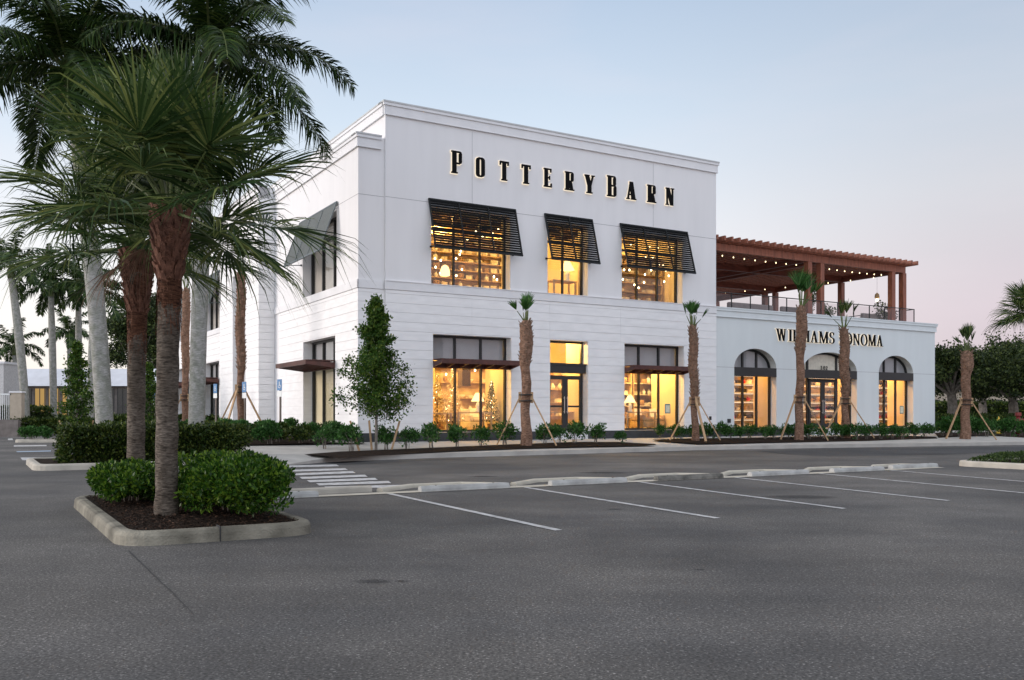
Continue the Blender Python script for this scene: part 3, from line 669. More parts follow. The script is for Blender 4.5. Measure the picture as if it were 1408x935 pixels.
for (a, c) in arches:
    rv = MB()
    n = 28; X = [(a+c)/2-(c-a)/2*math.cos(math.pi*i/n) for i in range(n+1)]
    for p, q in zip(X[:-1], X[1:]): rv.q([fw_(p, 0, arch(a, c, p)), fw_(p, .6, arch(a, c, p)), fw_(q, .6, arch(a, c, q)), fw_(q, 0, arch(a, c, q))])
    rv.q([fw_(a, 0, ZB), fw_(a, .6, ZB), fw_(a, .6, ZS), fw_(a, 0, ZS)]); rv.q([fw_(c, 0, ZB), fw_(c, 0, ZS), fw_(c, .6, ZS), fw_(c, .6, ZB)]); rv.q([fw_(a, 0, ZB), fw_(c, 0, ZB), fw_(c, .6, ZB), fw_(a, .6, ZB)]); rv.build('window_reveal', M['jamb'], ws)
b = MB().box(U1-.3, U1, VW+.001, 22, .3, 6.2).box(UE+.01, U1-.31, 21.7, 22, .3, 6.2).box(UE, U1-.31, VW+.62, 21.6, 5.75, 5.95)
b.box(UE+.02, arches[0][0]-.01, VW+.3, VW+.6, .3, 6.2); b.build('wall', M['stucco_ws'], ws)
bk = MB(); xs = [arches[0][0]] + [q for p in arches for q in p][1:] 
for a, c in ((arches[0][1], arches[1][0]), (arches[1][1], arches[2][0]), (arches[2][1], U1-.31)): bk.box(a+.002, c-.002, VW+.45, VW+.6, .3, 5.7)
for a, c in arches: bk.box(a, c, VW+.6, VW+.62, 4.6, 5.7)
bk.build('wall', M['jamb'], ws)
for xa, xb in ((UE+.003, arches[1][0]), (arches[1][1], U1+.01)): MB().box(xa, xb, VW-.012, VW-.001, .2, ZB-.004).build('plinth', M['plinth'], ws)
j = MB(); xs = [UE]+[q for p in arches for q in p]+[U1]
for i in range(0, len(xs), 2): fbox(j, fw_, xs[i]+.01, xs[i+1]-.01, -.004, -.0015, 3.59, 3.605)
fbox(j, fw_, UE+.02, UE+.035, -.004, -.0015, .75, 5.85)
j.build('shadow_joint', M['joint'], ws)
x, c = cornice(fw_, UE+.003, U1, 6.36, .42, 0, 1, .12); x.build('cornice', M['trim_ws'], ws); c.build('coping', M['trim_ws'], ws)
fr_ = mapper('left', 0)
cr2 = MB().box(U1+.001, U1+.06, VW, 22, 5.94, 6.19).box(U1-.3, U1+.1, VW+.42, 22, 6.2, 6.358); cr2.build('cornice', M['trim_ws'], ws)
for i, (a, c) in enumerate(arches):
    w_ = bpy.data.objects.new('window', None); COL.objects.link(w_); w_.parent = ws; fr = MB(); RC = .42; n = 24
    door = i == 1
    # arch rim
    for k in range(n):
        t0, t1 = math.pi*k/n, math.pi*(k+1)/n; P = []
        for t in (t0, t1):
            for rr2 in (1, .93 if True else 1):
                xx = (a+c)/2-(c-a)/2*math.cos(t)*rr2; zz2 = ZS+(ZA-ZS)*math.sin(t)*(rr2 if rr2 == 1 else .9)
                P.append((xx, zz2))
        (p0, p1, p2, p3) = P
        pts = [fw_(p0[0], RC-.05, p0[1]), fw_(p1[0], RC-.05, p1[1]), fw_(p3[0], RC-.05, p3[1]), fw_(p2[0], RC-.05, p2[1]), fw_(p0[0], RC+.05, p0[1]), fw_(p1[0], RC+.05, p1[1]), fw_(p3[0], RC+.05, p3[1]), fw_(p2[0], RC+.05, p2[1])]
        fr.q(pts, [(0,1,2,3),(4,7,6,5),(0,4,5,1),(1,5,6,2),(2,6,7,3),(3,7,4,0)])
    for s in (a, c-.09): fbox(fr, fw_, s, s+.09, RC-.06, RC+.05, ZB, 3.25)
    ms = [a+(c-a)/3, a+2*(c-a)/3] if not door else [a+.62*(c-a)/3+.0, c-.62*(c-a)/3]
    if door: dl, dr = a+(c-a)*.19, a+(c-a)*.73; ms = [dl, dr]
    for m_ in ms:
        fbox(fr, fw_, m_-.045, m_+.045, RC-.05, RC+.04, 3.6, arch(a, c, m_)-.02); fbox(fr, fw_, m_-.05, m_+.05, RC-.05, RC+.04, ZB, 3.22)
    if not door: fbox(fr, fw_, a+.09, c-.09, RC-.05, RC+.04, ZB, ZB+.07)
    fr.build('frame', M['black'], w_)
    g = MB().q([fw_(a+.02, RC, ZB+.01), fw_(c-.02, RC, ZB+.01), fw_(c-.02, RC, 3.22), fw_(a+.02, RC, 3.22)]); g.build('pane', M['glass'], w_)
    g = MB(); P = [fw_((a+c)/2-(c-a)/2*.96*math.cos(math.pi*k/24), RC+.012, ZS+(ZA-ZS)*.95*math.sin(math.pi*k/24)) for k in range(25)]; g.q(P); g.build('pane', M['glass'], w_)
    g = MB(); P = [fw_((a+c)/2-(c-a)/2*.97*math.cos(math.pi*k/24), RC+.035, ZS+(ZA-ZS)*.97*math.sin(math.pi*k/24)) for k in range(25)]; g.q(P); g.build('shade', M['cream'] if door else M['shade'], w_)
    h = MB(); fbox(h, fw_, a+.002, c-.02, .02, RC+.1, 3.22, 3.60); fbox(h, fw_, a+.002, c-.02, -.03, .018, 3.20, 3.62); h.build('window_header', M['black'], ws)
    if door: doubledoor(ws, fw_, dl+.05, dr-.05, ZB+.02, 3.18, RC-.03)
sticker(ws, fw_, arches[2][1]-.55, 1.45, RC)
MB().box(18.05, 18.2, VW-.08, VW-.001, 1.02, 1.2).build('wall_spigot', M['black'], ws)

# ------------------------------------------------------------------ lettering
def rect(x0, y0, x1, y1): return [(x0, y0), (x1, y0), (x1, y1), (x0, y1)]
def ringseg(cx, cy, rx, ry, tx, ty, a0, a1, n=14, thin=None):
    r = []
    for i in range(n):
        t0, t1 = R(a0+(a1-a0)*i/n), R(a0+(a1-a0)*(i+1)/n+.5)
        def pt(t, k): return (cx+math.cos(t)*(rx-(tx if k else 0)), cy+math.sin(t)*(ry-(ty if k else 0)))
        r.append([pt(t0, 0), pt(t1, 0), pt(t1, 1), pt(t0, 1)])
    return r
def bowl(x0, x1, y0, y1, t=.28, e=.07):
    h = y1-y0; c = min(.12, h*.3)
    return [rect(x0, y1-e, x1-.18, y1), rect(x0, y0, x1-.18, y0+e), rect(x1-t, y0+c, x1, y1-c),
            [(x1-.2, y1-e), (x1-t, y1-c), (x1, y1-c), (x1-.05, y1-c*.35), (x1-.2, y1)], [(x1-.2, y0), (x1-.05, y0+c*.35), (x1, y0+c), (x1-t, y0+c), (x1-.2, y0+e)]]
SLAB = {
 'P': [rect(.10,0,.48,1), rect(0,0,.60,.06), rect(0,.94,.5,1)] + bowl(.44, 1, .42, 1),
 'O': [rect(0,.14,.38,.86), rect(.62,.14,1,.86), [(0,.86),(.08,.95),(.3,1),(.7,1),(.92,.95),(1,.86),(.62,.86),(.55,.93),(.45,.93),(.38,.86)], [(0,.14),(.38,.14),(.45,.07),(.55,.07),(.62,.14),(1,.14),(.92,.05),(.7,0),(.3,0),(.08,.05)]],
 'T': [rect(.30,0,.70,.95), rect(0,.91,1,1), rect(0,.80,.13,.92), rect(.87,.80,1,.92), rect(.18,0,.82,.06)],
 'E': [rect(.10,0,.50,1), rect(0,.93,.95,1), rect(.82,.80,.95,.94), rect(.45,.47,.78,.54), rect(.68,.40,.78,.61), rect(0,0,1,.07), rect(.86,.06,1,.21)],
 'R': [rect(.10,0,.48,1), rect(0,0,.57,.06), rect(0,.94,.5,1)] + bowl(.44, .95, .46, 1) + [[(.45,.50),(.72,.50),(.92,.0),(.62,.0)], rect(.6,0,1.03,.06)],
 'Y': [[(.04,1),(.44,1),(.68,.42),(.32,.42)], [(.80,1),(.95,1),(.68,.42),(.52,.42)], rect(.32,0,.68,.46), rect(0,.94,.50,1), rect(.70,.94,1.04,1), rect(.2,0,.8,.06)],
 'B': [rect(.10,0,.46,1), rect(0,0,.5,.06), rect(0,.94,.5,1)] + bowl(.42, .96, .50, 1) + bowl(.42, 1.0, 0, .56),
 'A': [[(.08,0),(.22,0),(.52,1),(.38,1)], [(.56,0),(.96,0),(.68,1),(.34,1)], rect(.24,.24,.68,.31), rect(0,0,.34,.06), rect(.48,0,1.04,.06)],
 'N': [rect(.10,0,.24,1), [(.06,1),(.46,1),(.94,0),(.60,0)], rect(.78,0,.92,1), rect(0,0,.36,.06), rect(.64,.94,1.04,1), rect(0,.94,.4,1)],
}
k = .13
ROMAN = {
 'W': (1.35, [[(.10,1),(.26,1),(.50,0),(.40,0)], [(.52,.9),(.58,1),(.48,0),(.42,0)], [(.50,1),(.68,1),(.92,0),(.82,0)], [(.98,1.),(1.04,1),(.92,0),(.86,0)], rect(.02,.96,.36,1), rect(.42,.96,.76,1), rect(.88,.96,1.14,1)]),
 'I': (.40, [rect(.12,0,.28,1), rect(.0,0,.40,.045), rect(0,.955,.40,1)]),
 'L': (.72, [rect(.12,0,.28,1), rect(0,0,.66,.05), rect(0,.955,.40,1), rect(.60,0,.66,.24)]),
 'A': (.95, [[(.10,0),(.16,0),(.47,.95),(.42,1)], [(.60,0),(.78,0),(.50,1),(.40,1)], rect(.20,.30,.64,.35), rect(0,0,.28,.045), rect(.5,0,.9,.045)]),
 'M': (1.15, [rect(.10,0,.16,1), [(.08,1),(.26,1),(.58,.05),(.50,0)], [(.86,1),(.92,1),(.56,.0),(.50,.05)], rect(.84,0,1.0,1), rect(0,0,.28,.045), rect(.72,0,1.1,.045), rect(.0,.955,.2,1), rect(.9,.955,1.1,1)]),
 'S': (.66, ringseg(.30,.745,.27,.255,.12,.055,50,270,12) + ringseg(.30,.265,.29,.265,.13,.055,-130,90,12) + [rect(.46,.74,.50,.97), rect(.02,.03,.06,.28)]),
 'O': (1.02, ringseg(.48,.5,.46,.52,.15,.05,0,360,26)),
 'N': (1.0, [rect(.12,0,.18,1), [(.06,1),(.26,1),(.84,.0),(.76,.0)], rect(.76,0,.82,1), rect(0,0,.30,.045), rect(.64,.955,.96,1), rect(0,.955,.2,1)]),
}
def glyph(parent, f, polys, x0, z0, sx, sz, name='letter', halo=.024, dep=.12, front='letter'):
    a = MB(); h = MB()
    for i, p in enumerate(polys):
        P = [(x0+x*sx, z0+y*sz) for x, y in p]
        def pr(bb, Q, d0, d1):
            n = len(Q); s = len(bb.v); bb.v += [f(x, d0, z) for x, z in Q] + [f(x, d1, z) for x, z in Q]
            bb.f.append(tuple(s+i for i in range(n))); bb.f.append(tuple(s+n+i for i in range(n))[::-1])
            for i in range(n): j = (i+1) % n; bb.f.append((s+i, s+n+i, s+n+j, s+j))
        pr(a, P, -dep-.0007*i, -dep*.45-.0005*i)
        cx = sum(q[0] for q in P)/len(P); cz = sum(q[1] for q in P)/len(P)
        Q = [(x+math.copysign(halo, x-cx), z+math.copysign(halo, z-cz)) for x, z in P]
        pr(h, Q, -dep*.44+.0006*i, -.01-.0004*i)
    o = a.build(name, M[front], parent); h.build('backlit_edge', M['halo'], o); return o
sg = thing('store_sign', 'row of eleven large condensed black letters with glowing edges high on the white facade', 'sign', (BX, BY, 0), ROT)
seq = [('P',617,633,.86),('O',651,664.5,.76),('T',683.5,697.5,.76),('T',713.5,727.5,.76),('E',744,756.5,.76),('R',773,787,.76),('Y',800,815,.76),('B',831,845,.88),('A',857.5,872,.76),('R',886,899.5,.76),('N',911.5,924,.76)]
for ch, a, c, h in seq:
    u0, u1 = uof(a+2.2), uof(c+.4); glyph(sg, ff, SLAB[ch], u0, 10.66, u1-u0, h)
sg2 = thing('store_sign', 'dark roman capitals with lit edges above the three arches', 'sign', (BX, BY, 0), ROT)
def text(parent, f, word, u0, u1, z0, h, tbl=ROMAN, **kw):
    tot = sum(tbl[c][0] for c in word)+.06*(len(word)-1); s = (u1-u0)/tot; x = u0
    for c in word: glyph(parent, f, tbl[c][1], x, z0, s, h, **kw); x += (tbl[c][0]+.06)*s
text(sg2, fw_, 'WILLIAMS', 21.11, 25.25, 4.95, .58, halo=.012, dep=.1)
text(sg2, fw_, 'SONOMA', 25.62, 28.95, 4.95, .58, halo=.012, dep=.1)
# house number 102 on the fanlight
nb = thing('house_number', 'small dark number 102 on the middle arched fanlight', 'number', (BX, BY, 0), ROT)
ax0 = (arches[1][0]+arches[1][1])/2-.26
NUM = {'1': [rect(.3,0,.55,1), rect(.1,0,.75,.08), [(.1,.78),(.3,.95),(.3,1),(.1,.88)]], '0': ringseg(.45,.5,.42,.5,.2,.1,0,360,20), '2': ringseg(.42,.7,.38,.3,.18,.12,-20,190,10) + [[(.05,.0),(.3,.0),(.8,.6),(.6,.65)], rect(.05,0,.85,.14)]}
for i, ch in enumerate('102'):
    a = MB()
    for q, p in enumerate(NUM[ch]):
        a.prism([(ax0+i*.19+x*.16, 3.66+y*.2) for x, y in p], VW+RC-.022-.0005*q, VW+RC-.004-.0005*q)
    a.build('digit', M['black'], nb)

# ------------------------------------------------------------------ rooms behind the glass
def room(name, u0, u1, v0, v1, z0, z1, parent, beams=True):
    b = MB()   # inward shell, slightly thick at the back
    b.box(u0-.1, u1+.1, v1, v1+.1, z0, z1); b.box(u0-.1, u0, v0, v1, z0, z1); b.box(u1, u1+.1, v0, v1, z0, z1)
    b.build('interior_wall', M['inwall'], parent)
    MB().box(u0, u1, v0-.02, v1, z0-.1, z0).build('interior_floor', M['infloor'], parent)
    MB().box(u0, u1, v0-.02, v1, z1, z1+.1).build('interior_ceiling', M['inceil'], parent)
    if beams:
        b = MB(); n = int((u1-u0)/1.6)
        for i in range(n): x = u0+.8+(u1-u0-1)*i/n; b.box(x-.07, x+.07, v0+.2, v1-.01, z1-.28, z1-.003)
        for k in range(3): y = v0+1.4+(v1-v0-1.5)*k/3; b.box(u0+.01, u1-.01, y-.06, y+.06, z1-.42, z1-.282)
        b.build('ceiling_beams', M['indark'], parent)
room('g', .6, 16.7, .62, 8.5, ZB, 5.4, pb)
room('u', .6, 16.7, .62, 7.0, 6.3, 10.4, pb)
room('w', 17.6, 32.9, VW+.65, 7.5, ZB, 5.2, ws)
# partitions beside the windows
for (pu, pd) in ((6.5, 1.7), (15.45, 1.75), (10.25, 1.2)): MB().box(pu, pu+.12, .62, .62+pd, ZB, 5.39).build('interior_partition', M['inwall'], pb)
for (pu, pd) in ((6.45, .25), (15.45, .3), (10.25, .3)): MB().box(pu, pu+.12, .62, .62+pd, 6.31, 10.39).build('interior_partition', M['inwall'], pb)
MB().box(5.55, 5.95, 2.6, 3.0, 2.6, 5.1).build('interior_column', M['indark'], pb)
for ar, pd in zip(arches, (.9, .7, 1.0)): MB().box(ar[1]+.05, ar[1]+.15, VW+.66, VW+.66+pd, ZB, 5.19).build('interior_partition', M['inwall'], ws)
def plight(u, v, z, e, col=(1, .60, .17), r=.07, nm='lamp_light'):
    l = bpy.data.lights.new(nm, 'POINT'); l.energy = e; l.color = col; l.shadow_soft_size = r
    o = bpy.data.objects.new(nm, l); COL.objects.link(o); x, y = W(u, v); o.location = (x, y, z); return o
K = 1.0
for u, v in ((2.2, 2.2), (5.0, 3.0), (4.2, 6.5), (9.0, 1.8), (9.5, 6), (12.8, 1.9), (14.6, 1.8)): plight(u, v, 4.6, 480*K)
for u, v in ((3.5, 2.4), (5.6, 4.8), (9.0, 2.2), (9.2, 5.0), (12.8, 2.4), (14.8, 4.8)): plight(u, v, 9.6, 300*K)
for u, v in ((19.6, 1.7), (21.8, 1.8), (24.4, 1.7), (26.5, 1.8), (28.6, 1.7), (30.8, 1.8)): plight(u, v, 4.4, 230*K, (1, .52, .15))

# pendants, spots
def pendant(u, v, ztop, drop, label, kind='bell'):
    x, y = W(u, v); t = thing('pendant_lamp', label, 'lamp', (x, y, ztop), 0, 'lamps hanging inside the lit store')
    MB().lathe([(.006, -drop), (.006, 0)], n=6).build('cord', M['black'], t)
    if kind == 'bell': MB().lathe([(.05, -drop), (.14, -drop-.08), (.2, -drop-.25), (.21, -drop-.42), (.19, -drop-.44)], n=16).build('lamp_shade', M['lampshade'], t, True)
    else: MB().lathe([(.01, -drop+.02), (.05, -drop-.03), (.06, -drop-.08), (.04, -drop-.13), (.005, -drop-.15)], n=10).build('bulb', M['bulb'], t, True)
    return t
pendant(4.45, 2.0, 10.38, 2.9, 'glowing bell shaped pendant lamp behind the left upper window')
rnd = random.Random(11)
def bulbs(name, label, grp, us, vs, zc, n, drops):
    proto = None
    for i in range(n):
        u = rnd.uniform(*us); v = rnd.uniform(*vs); dr = rnd.uniform(*drops); x, y = W(u, v)
        if proto is None:
            proto = thing('pendant_lamp', label, 'lamp', (x, y, zc), 0, grp)
            MB().lathe([(.004, -.3), (.004, 0)], n=5).build('cord', M['black'], proto); MB().lathe([(.005, -.28), (.032, -.31), (.036, -.335), (.025, -.365), (.004, -.38)], n=8).build('bulb', M['bulb'], proto); o = proto
        else: o = copy_tree(proto)
        o.location = (x, y, zc-dr)
bulbs('b', 'tiny round lit bulb hung below the ceiling beams inside the left upper window', 'small bulbs inside the left upper window', (3.2, 8.3), (1.2, 4.5), 10.0, 34, (.0, 2.6))
bulbs('b', 'tiny round lit bulb hung under the ceiling behind the left ground window', 'small bulbs inside the left ground window', (3.4, 6.9), (1.2, 4.5), 4.9, 26, (.1, 1.6))
bulbs('b', 'tiny round lit bulb hung behind the right upper window', 'small bulbs inside the right upper window', (12.6, 16.3), (1.2, 2.6), 10.0, 24, (.2, 2.6))

# furniture
def place(o, u, v, z, rz=0): x, y = W(u, v); o.location = (x, y, z); o.rotation_euler = (0, 0, ROT+rz); return o
def shelving(u, v, z, wd, ht, rows, label, m='inwood', dep=.45, lit=False):
    t = thing('shelving_unit', label, 'shelves', group='shelves inside the lit stores'); place(t, u, v, z)
    MB().box(-wd/2, -wd/2+.04, 0, dep, 0, ht).box(wd/2-.04, wd/2, 0, dep, 0, ht).box(-wd/2+.04, wd/2-.04, dep-.02, dep, 0, ht).build('case', M[m], t)
    for r_ in range(rows+1): MB().box(-wd/2+.04, wd/2-.04, 0.0, dep-.02, ht*r_/rows-.035*(r_ == rows), ht*r_/rows+.035*(r_ != rows)).build('shelf', M['cream'] if lit else M[m], t)
    return t
def item(kind, m):
    b = MB()
    if kind == 'vase': b.lathe([(.05, 0), (.09, .06), (.1, .14), (.05, .22), (.035, .26), (.05, .28)], n=10)
    elif kind == 'bowl': b.lathe([(.05, 0), (.11, .03), (.15, .09), (.16, .12), (.14, .11), (.05, .03)], n=12)
    elif kind == 'basket': b.lathe([(.12, 0), (.14, .1), (.15, .2), (.14, .21), (.12, .03)], n=10)
    elif kind == 'box': b.box(-.13, .13, -.1, .1, 0, .14).box(-.135, .135, -.105, .105, .141, .17)
    elif kind == 'pot': b.lathe([(.1, 0), (.13, .03), (.13, .15), (.135, .16), (.05, .19), (.02, .2), (.03, .23), (.005, .24)], n=12)
    elif kind == 'towels': b.box(-.14, .14, -.11, .11, 0, .05).box(-.135, .14, -.11, .105, .052, .1).box(-.14, .13, -.1, .11, .102, .15)
    return b
protos = {}
def stock(u, v, z, wd, ht, rows, pal, where, per=5, seed=0, skip=.15):
    r = random.Random(seed)
    for rr2 in range(rows):
        for q in range(per):
            if r.random() < skip: continue
            kind, mm, cn = r.choice(pal); key = (kind, mm)
            if key not in protos:
                o = item(kind, M[mm]).build(kind if kind not in ('box', 'towels') else {'box': 'storage_box', 'towels': 'folded_towels'}[kind], M[mm], smooth=kind in ('vase', 'bowl', 'basket', 'pot')); protos[key] = o
            else: o = protos[key].copy(); COL.objects.link(o)
            x = u-wd/2+.2+(wd-.4)*(q+.5)/per+r.uniform(-.05, .05); place(o, x, v+.22, z+ht*rr2/rows+.037, r.uniform(-.5, .5)); s = r.uniform(.85, 1.25); o.scale = (s, s, s)
            tag(o, f'small {cn} on the shelves {where}', cn.split()[-1], f'{cn} pieces {where}')
PALG = [('vase','ceramic','white vase'), ('bowl','ceramic','cream bowl'), ('basket','basket','woven basket'), ('box','cream','pale storage box'), ('towels','cream','folded cream towels')]
PALW = [('pot','redware','red cooking pot'), ('pot','darkware','dark iron pot'), ('bowl','ceramic','white bowl'), ('box','cream','pale gift box'), ('vase','ceramic','white jug'), ('basket','basket','woven bread basket'), ('box','darkware','dark appliance box')]
for uu, wdt, nm, sd in ((13.6, 1.9, 'behind the right ground window', 1), (15.6, 1.9, 'at the right end of the main store', 2)):
    shelving(uu, 2.7, ZB, wdt, 3.2, 6, f'pale oak shelving full of wares {nm}', lit=True); stock(uu, 2.7, ZB, wdt, 3.2, 6, PALG, nm, 6, sd)
shelving(11.1, 3.2, ZB, 2.6, 3.0, 5, 'pale oak shelving seen through the glazed double door'); stock(11.1, 3.2, ZB, 2.6, 3.0, 5, PALG, 'seen through the glazed double door', 6, 3)
shelving(6.9, 5.0, ZB, 3.0, 2.8, 4, 'long low shelving at the back left of the main store'); stock(6.9, 5.0, ZB, 3.0, 2.8, 4, PALG, 'at the back left of the main store', 7, 9)
for i, (a, c) in enumerate(arches):
    nm = ['behind the left arched window', 'behind the arched entrance', 'behind the right arched window'][i]
    uu = (a+c)/2+[2.0, 2.3, 2.2][i]; shelving(uu, 2.5, ZB, c-a+.5, 3.1, 7, f'lit shelving stacked with kitchen wares {nm}', lit=True); stock(uu, 2.5, ZB, c-a+.5, 3.1, 7, PALW, nm, 8, 20+i, .1)
    st = MB()
    for r_ in range(1, 8): st.box(uu-(c-a)/2-.15, uu+(c-a)/2+.15, 2.52, 2.535, ZB+3.1*r_/7-.05, ZB+3.1*r_/7-.038)
    o = st.build('shelf_lights', M['hotrod']); o.location = (BX, BY, 0); o.rotation_euler = (0, 0, ROT); tag(o, f'thin warm light strips under the shelves {nm}', 'light strip', 'shelf light strips')
def tablething(u, v, z, w_, d_, h, label, m='inwood'):
    t = thing('display_table', label, 'table', group='tables inside the lit stores'); place(t, u, v, z)
    MB().box(-w_/2, w_/2, -d_/2, d_/2, h-.05, h).build('tabletop', M[m], t)
    for sx in (-1, 1):
        for sy in (-1, 1): MB().box(sx*(w_/2-.05)-.035, sx*(w_/2-.05)+.035, sy*(d_/2-.05)-.035, sy*(d_/2-.05)+.035, 0, h-.051).build('leg', M[m], t)
def tablelamp(u, v, z, label, s=1):
    t = thing('table_lamp', label, 'lamp', group='lit table lamps inside the store', scale=s); place(t, u, v, z)
    MB().lathe([(.09, 0), (.1, .04), (.06, .12), (.09, .22), (.05, .32), (.02, .36), (.015, .44)], n=12).build('base', M['ceramic'], t, True)
    MB().lathe([(.24, .38), (.08, .68)], n=16).build('lamp_shade', M['lampshade'], t, True)
def flowertree(u, v, z, h, rad, label, seed, m):
    t = thing('decorative_tree', label, 'tree', group='decorated trees inside the store'); place(t, u, v, z); rg = np.random.default_rng(seed)
    MB().lathe([(.15, 0), (.18, .3), (.15, .31), (.02, .28)], n=10).build('pot', M['basket'], t); MB().tube([(0, 0, .2), (0, 0, h*.9)], [.03, .008], 6).build('trunk', M['indark'], t)
    n = 900; zt = rg.random(n)**1.2; r_ = rad*(1-zt)*np.sqrt(rg.random(n)); a = rg.random(n)*6.28
    C = np.stack([r_*np.cos(a), r_*np.sin(a), .4+zt*(h-.4)], 1); bulkquads('crown', leaves(C, .085, rg), m, t)
    b = MB()
    for k2 in range(12):
        q = C[rg.integers(n)]; b.lathe([(.002, -.02), (.016, 0), (.002, .02)], tuple(q*1.03), 5)
    b.build('fairy_lights', M['bulb'], t)
M['blossom'] = leafmat('cream_blossom', (.35, .28, .14), (.65, .56, .38), (.85, .8, .65), .7, .3)
M['inleaf'] = leafmat('indoor_fir', (.04, .06, .02), (.14, .16, .06), (.45, .4, .2), .6, .2)
tablething(5.3, 1.35, ZB, 1.6, .8, .78, 'pale dining table in the left ground window, second from the corner'); tablething(3.75, 1.35, ZB, 1.4, .8, .74, 'pale dining table at the left edge of the left ground window')
tablelamp(5.62, 1.35, ZB+.78, 'lit table lamp with a broad conical shade in the left ground window', 1.15)
tablelamp(13.35, 1.3, ZB+.8, 'lit table lamp on the console in the right ground window', 1.1)
tablething(13.8, 1.3, ZB, 1.7, .6, .8, 'oak console table in the right ground window')
tablething(9.6, 1.6, ZB, 1.6, .8, .8, 'oak table just inside the glazed double door')
for i, (u, v, h, rd, lb) in enumerate([(4.15, 2.1, 2.3, .62, 'cream blossom tree with fairy lights at the left of the left ground window'), (5.3, 2.9, 2.1, .6, 'cream blossom tree further inside the left ground window'), (6.2, 1.25, 2.0, .42, 'green fir with fairy lights at the right of the left ground window'), (5.9, 4.2, 2.6, .7, 'tall cream blossom tree at the back left of the main store')]):
    flowertree(u, v, ZB, h, rd, lb, 40+i, M['inleaf'] if i == 2 else M['blossom'])
def sofa(u, v, z, label, rz=0, wd=1.9, m='cream', grp='seats inside the store', abs_=None):
    t = thing('sofa', label, 'sofa', group=grp); place(t, u, v, z, rz)
    MB().box(-wd/2, wd/2, -.45, .45, .1, .38).build('base', M[m], t, bevel=.04); MB().box(-wd/2+.16, wd/2-.16, -.45, .22, .381, .54).build('seat_cushion', M[m], t, bevel=.05)
    MB().box(-wd/2, wd/2, .22, .45, .385, .92).build('backrest', M[m], t, bevel=.06)
    for s in (-1, 1): MB().box(s*(wd/2-.15), s*wd/2, -.45, .215, .385, .66).build('armrest', M[m], t, bevel=.04)
    for s in (-1, 1): MB().q([(s*.45-.2, .1, .56), (s*.45+.2, .1, .56), (s*.45+.2, .2, .95), (s*.45-.2, .2, .95), (s*.45-.2, .2, .56), (s*.45+.2, .2, .56), (s*.45+.2, .24, .95), (s*.45-.2, .24, .95)], [(0,1,2,3),(4,7,6,5),(0,4,5,1),(1,5,6,2),(2,6,7,3),(3,7,4,0)]).build('cushion', M['ceramic'], t, bevel=.02)
sofa(6.9, 3.1, ZB, 'cream sofa with cushions at the right of the left ground window'); sofa(14.75, 1.75, ZB, 'dark green armchair sofa in the right ground window', m='inwood', wd=1.3)
# upper floor furniture
shelving(7.0, 4.9, 6.3, 4.6, 3.4, 9, 'tall slatted shelving behind the left upper window'); stock(7.0, 4.9, 6.3, 4.6, 3.4, 9, PALG, 'behind the left upper window', 10, 31)
shelving(15.2, 2.9, 6.3, 2.7, 2.6, 6, 'tall shelving behind the right upper window'); stock(15.2, 2.9, 6.3, 2.7, 2.6, 6, PALG, 'behind the right upper window', 7, 32)
tablelamp(9.9, 1.2, 7.1, 'lit lamp behind the narrow middle upper window', 1.3); tablething(9.6, 1.2, 6.3, 1.2, .6, .8, 'console table behind the narrow middle upper window')

# ------------------------------------------------------------------ roof terrace
pg = thing('pergola', 'red brown timber pergola over the roof terrace', 'pergola', (BX, BY, 0), ROT)
ZT = 6.0; PV = .8; BTOP = 9.45
PU0, PU1 = UE+.06, 31.9; PVB = 15.6
um1, um2 = uof(1111, PV), uof(1128, PV); ue1, ue2 = uof(1226, PV), uof(1241, PV); PU1 = ue2+.14
for u in (UE+.28, um1, um2, ue1, ue2):
    for v in (PV, 4.9, 10.0, PVB-.3):
        if u in (um1, um2) and v in (4.9, 10.0) : continue
        if v in (4.9,) and u in (UE+.28, ue1): continue
        MB().box(u-.14, u+.14, v-.14, v+.14, ZT, BTOP-.36).build('post', M['woodtan'], pg)
b = MB().box(PU0, PU1, PV-.09, PV+.09, BTOP-.34, BTOP).box(PU0, PU1, PVB-.4, PVB-.22, BTOP-.34, BTOP)
b.build('beam', M['woodtan'], pg)
b = MB()
for v in (4.9, 10.0): b.box(PU0+.1, PU1-.22, v-.09, v+.09, BTOP-.34, BTOP-.002)
for u in (UE+.28, um1, um2, ue2): b.box(u-.08, u+.08, PV+.092, PVB-.41, BTOP-.345, BTOP-.004)
b.build('beam', M['wood'], pg)
b = MB(); n = 32
for i in range(n):
    u = PU0+.05+(PU1-PU0)*i/(n-1); b.box(u-.05, u+.05, PV-.8, PVB+.2, BTOP+.003, BTOP+.22)
b.build('rafters', M['woodtan'], pg); MB().box(PU0, PU1+.1, PVB+.202, PVB+.25, BTOP-.02, BTOP+.24).build('fascia', M['wood'], pg)
b = MB(); v = PV-.15
while v < PVB: b.box(PU0, PU1+.1, v-.03, v+.03, BTOP+.222, BTOP+.265); v += .15
b.build('slats', M['wood'], pg)
MB().box(UE+.01, U1-.31, VW+.62, 21.6, 5.951, ZT-.001).build('terrace_floor', M['concrete'], ws)
rl_ = thing('glass_railing', 'dark metal railing with clear glass panels along the terrace edge', 'railing', (BX, BY, 0), ROT)
RU0, RU1 = UE+.05, uof(1257, .35); n = 12
b = MB().box(RU0, RU1, .32, .37, 7.08, 7.12); b.box(RU1-.05, RU1, .37, 12, 7.08, 7.12)
b.build('handrail', M['black'], rl_)
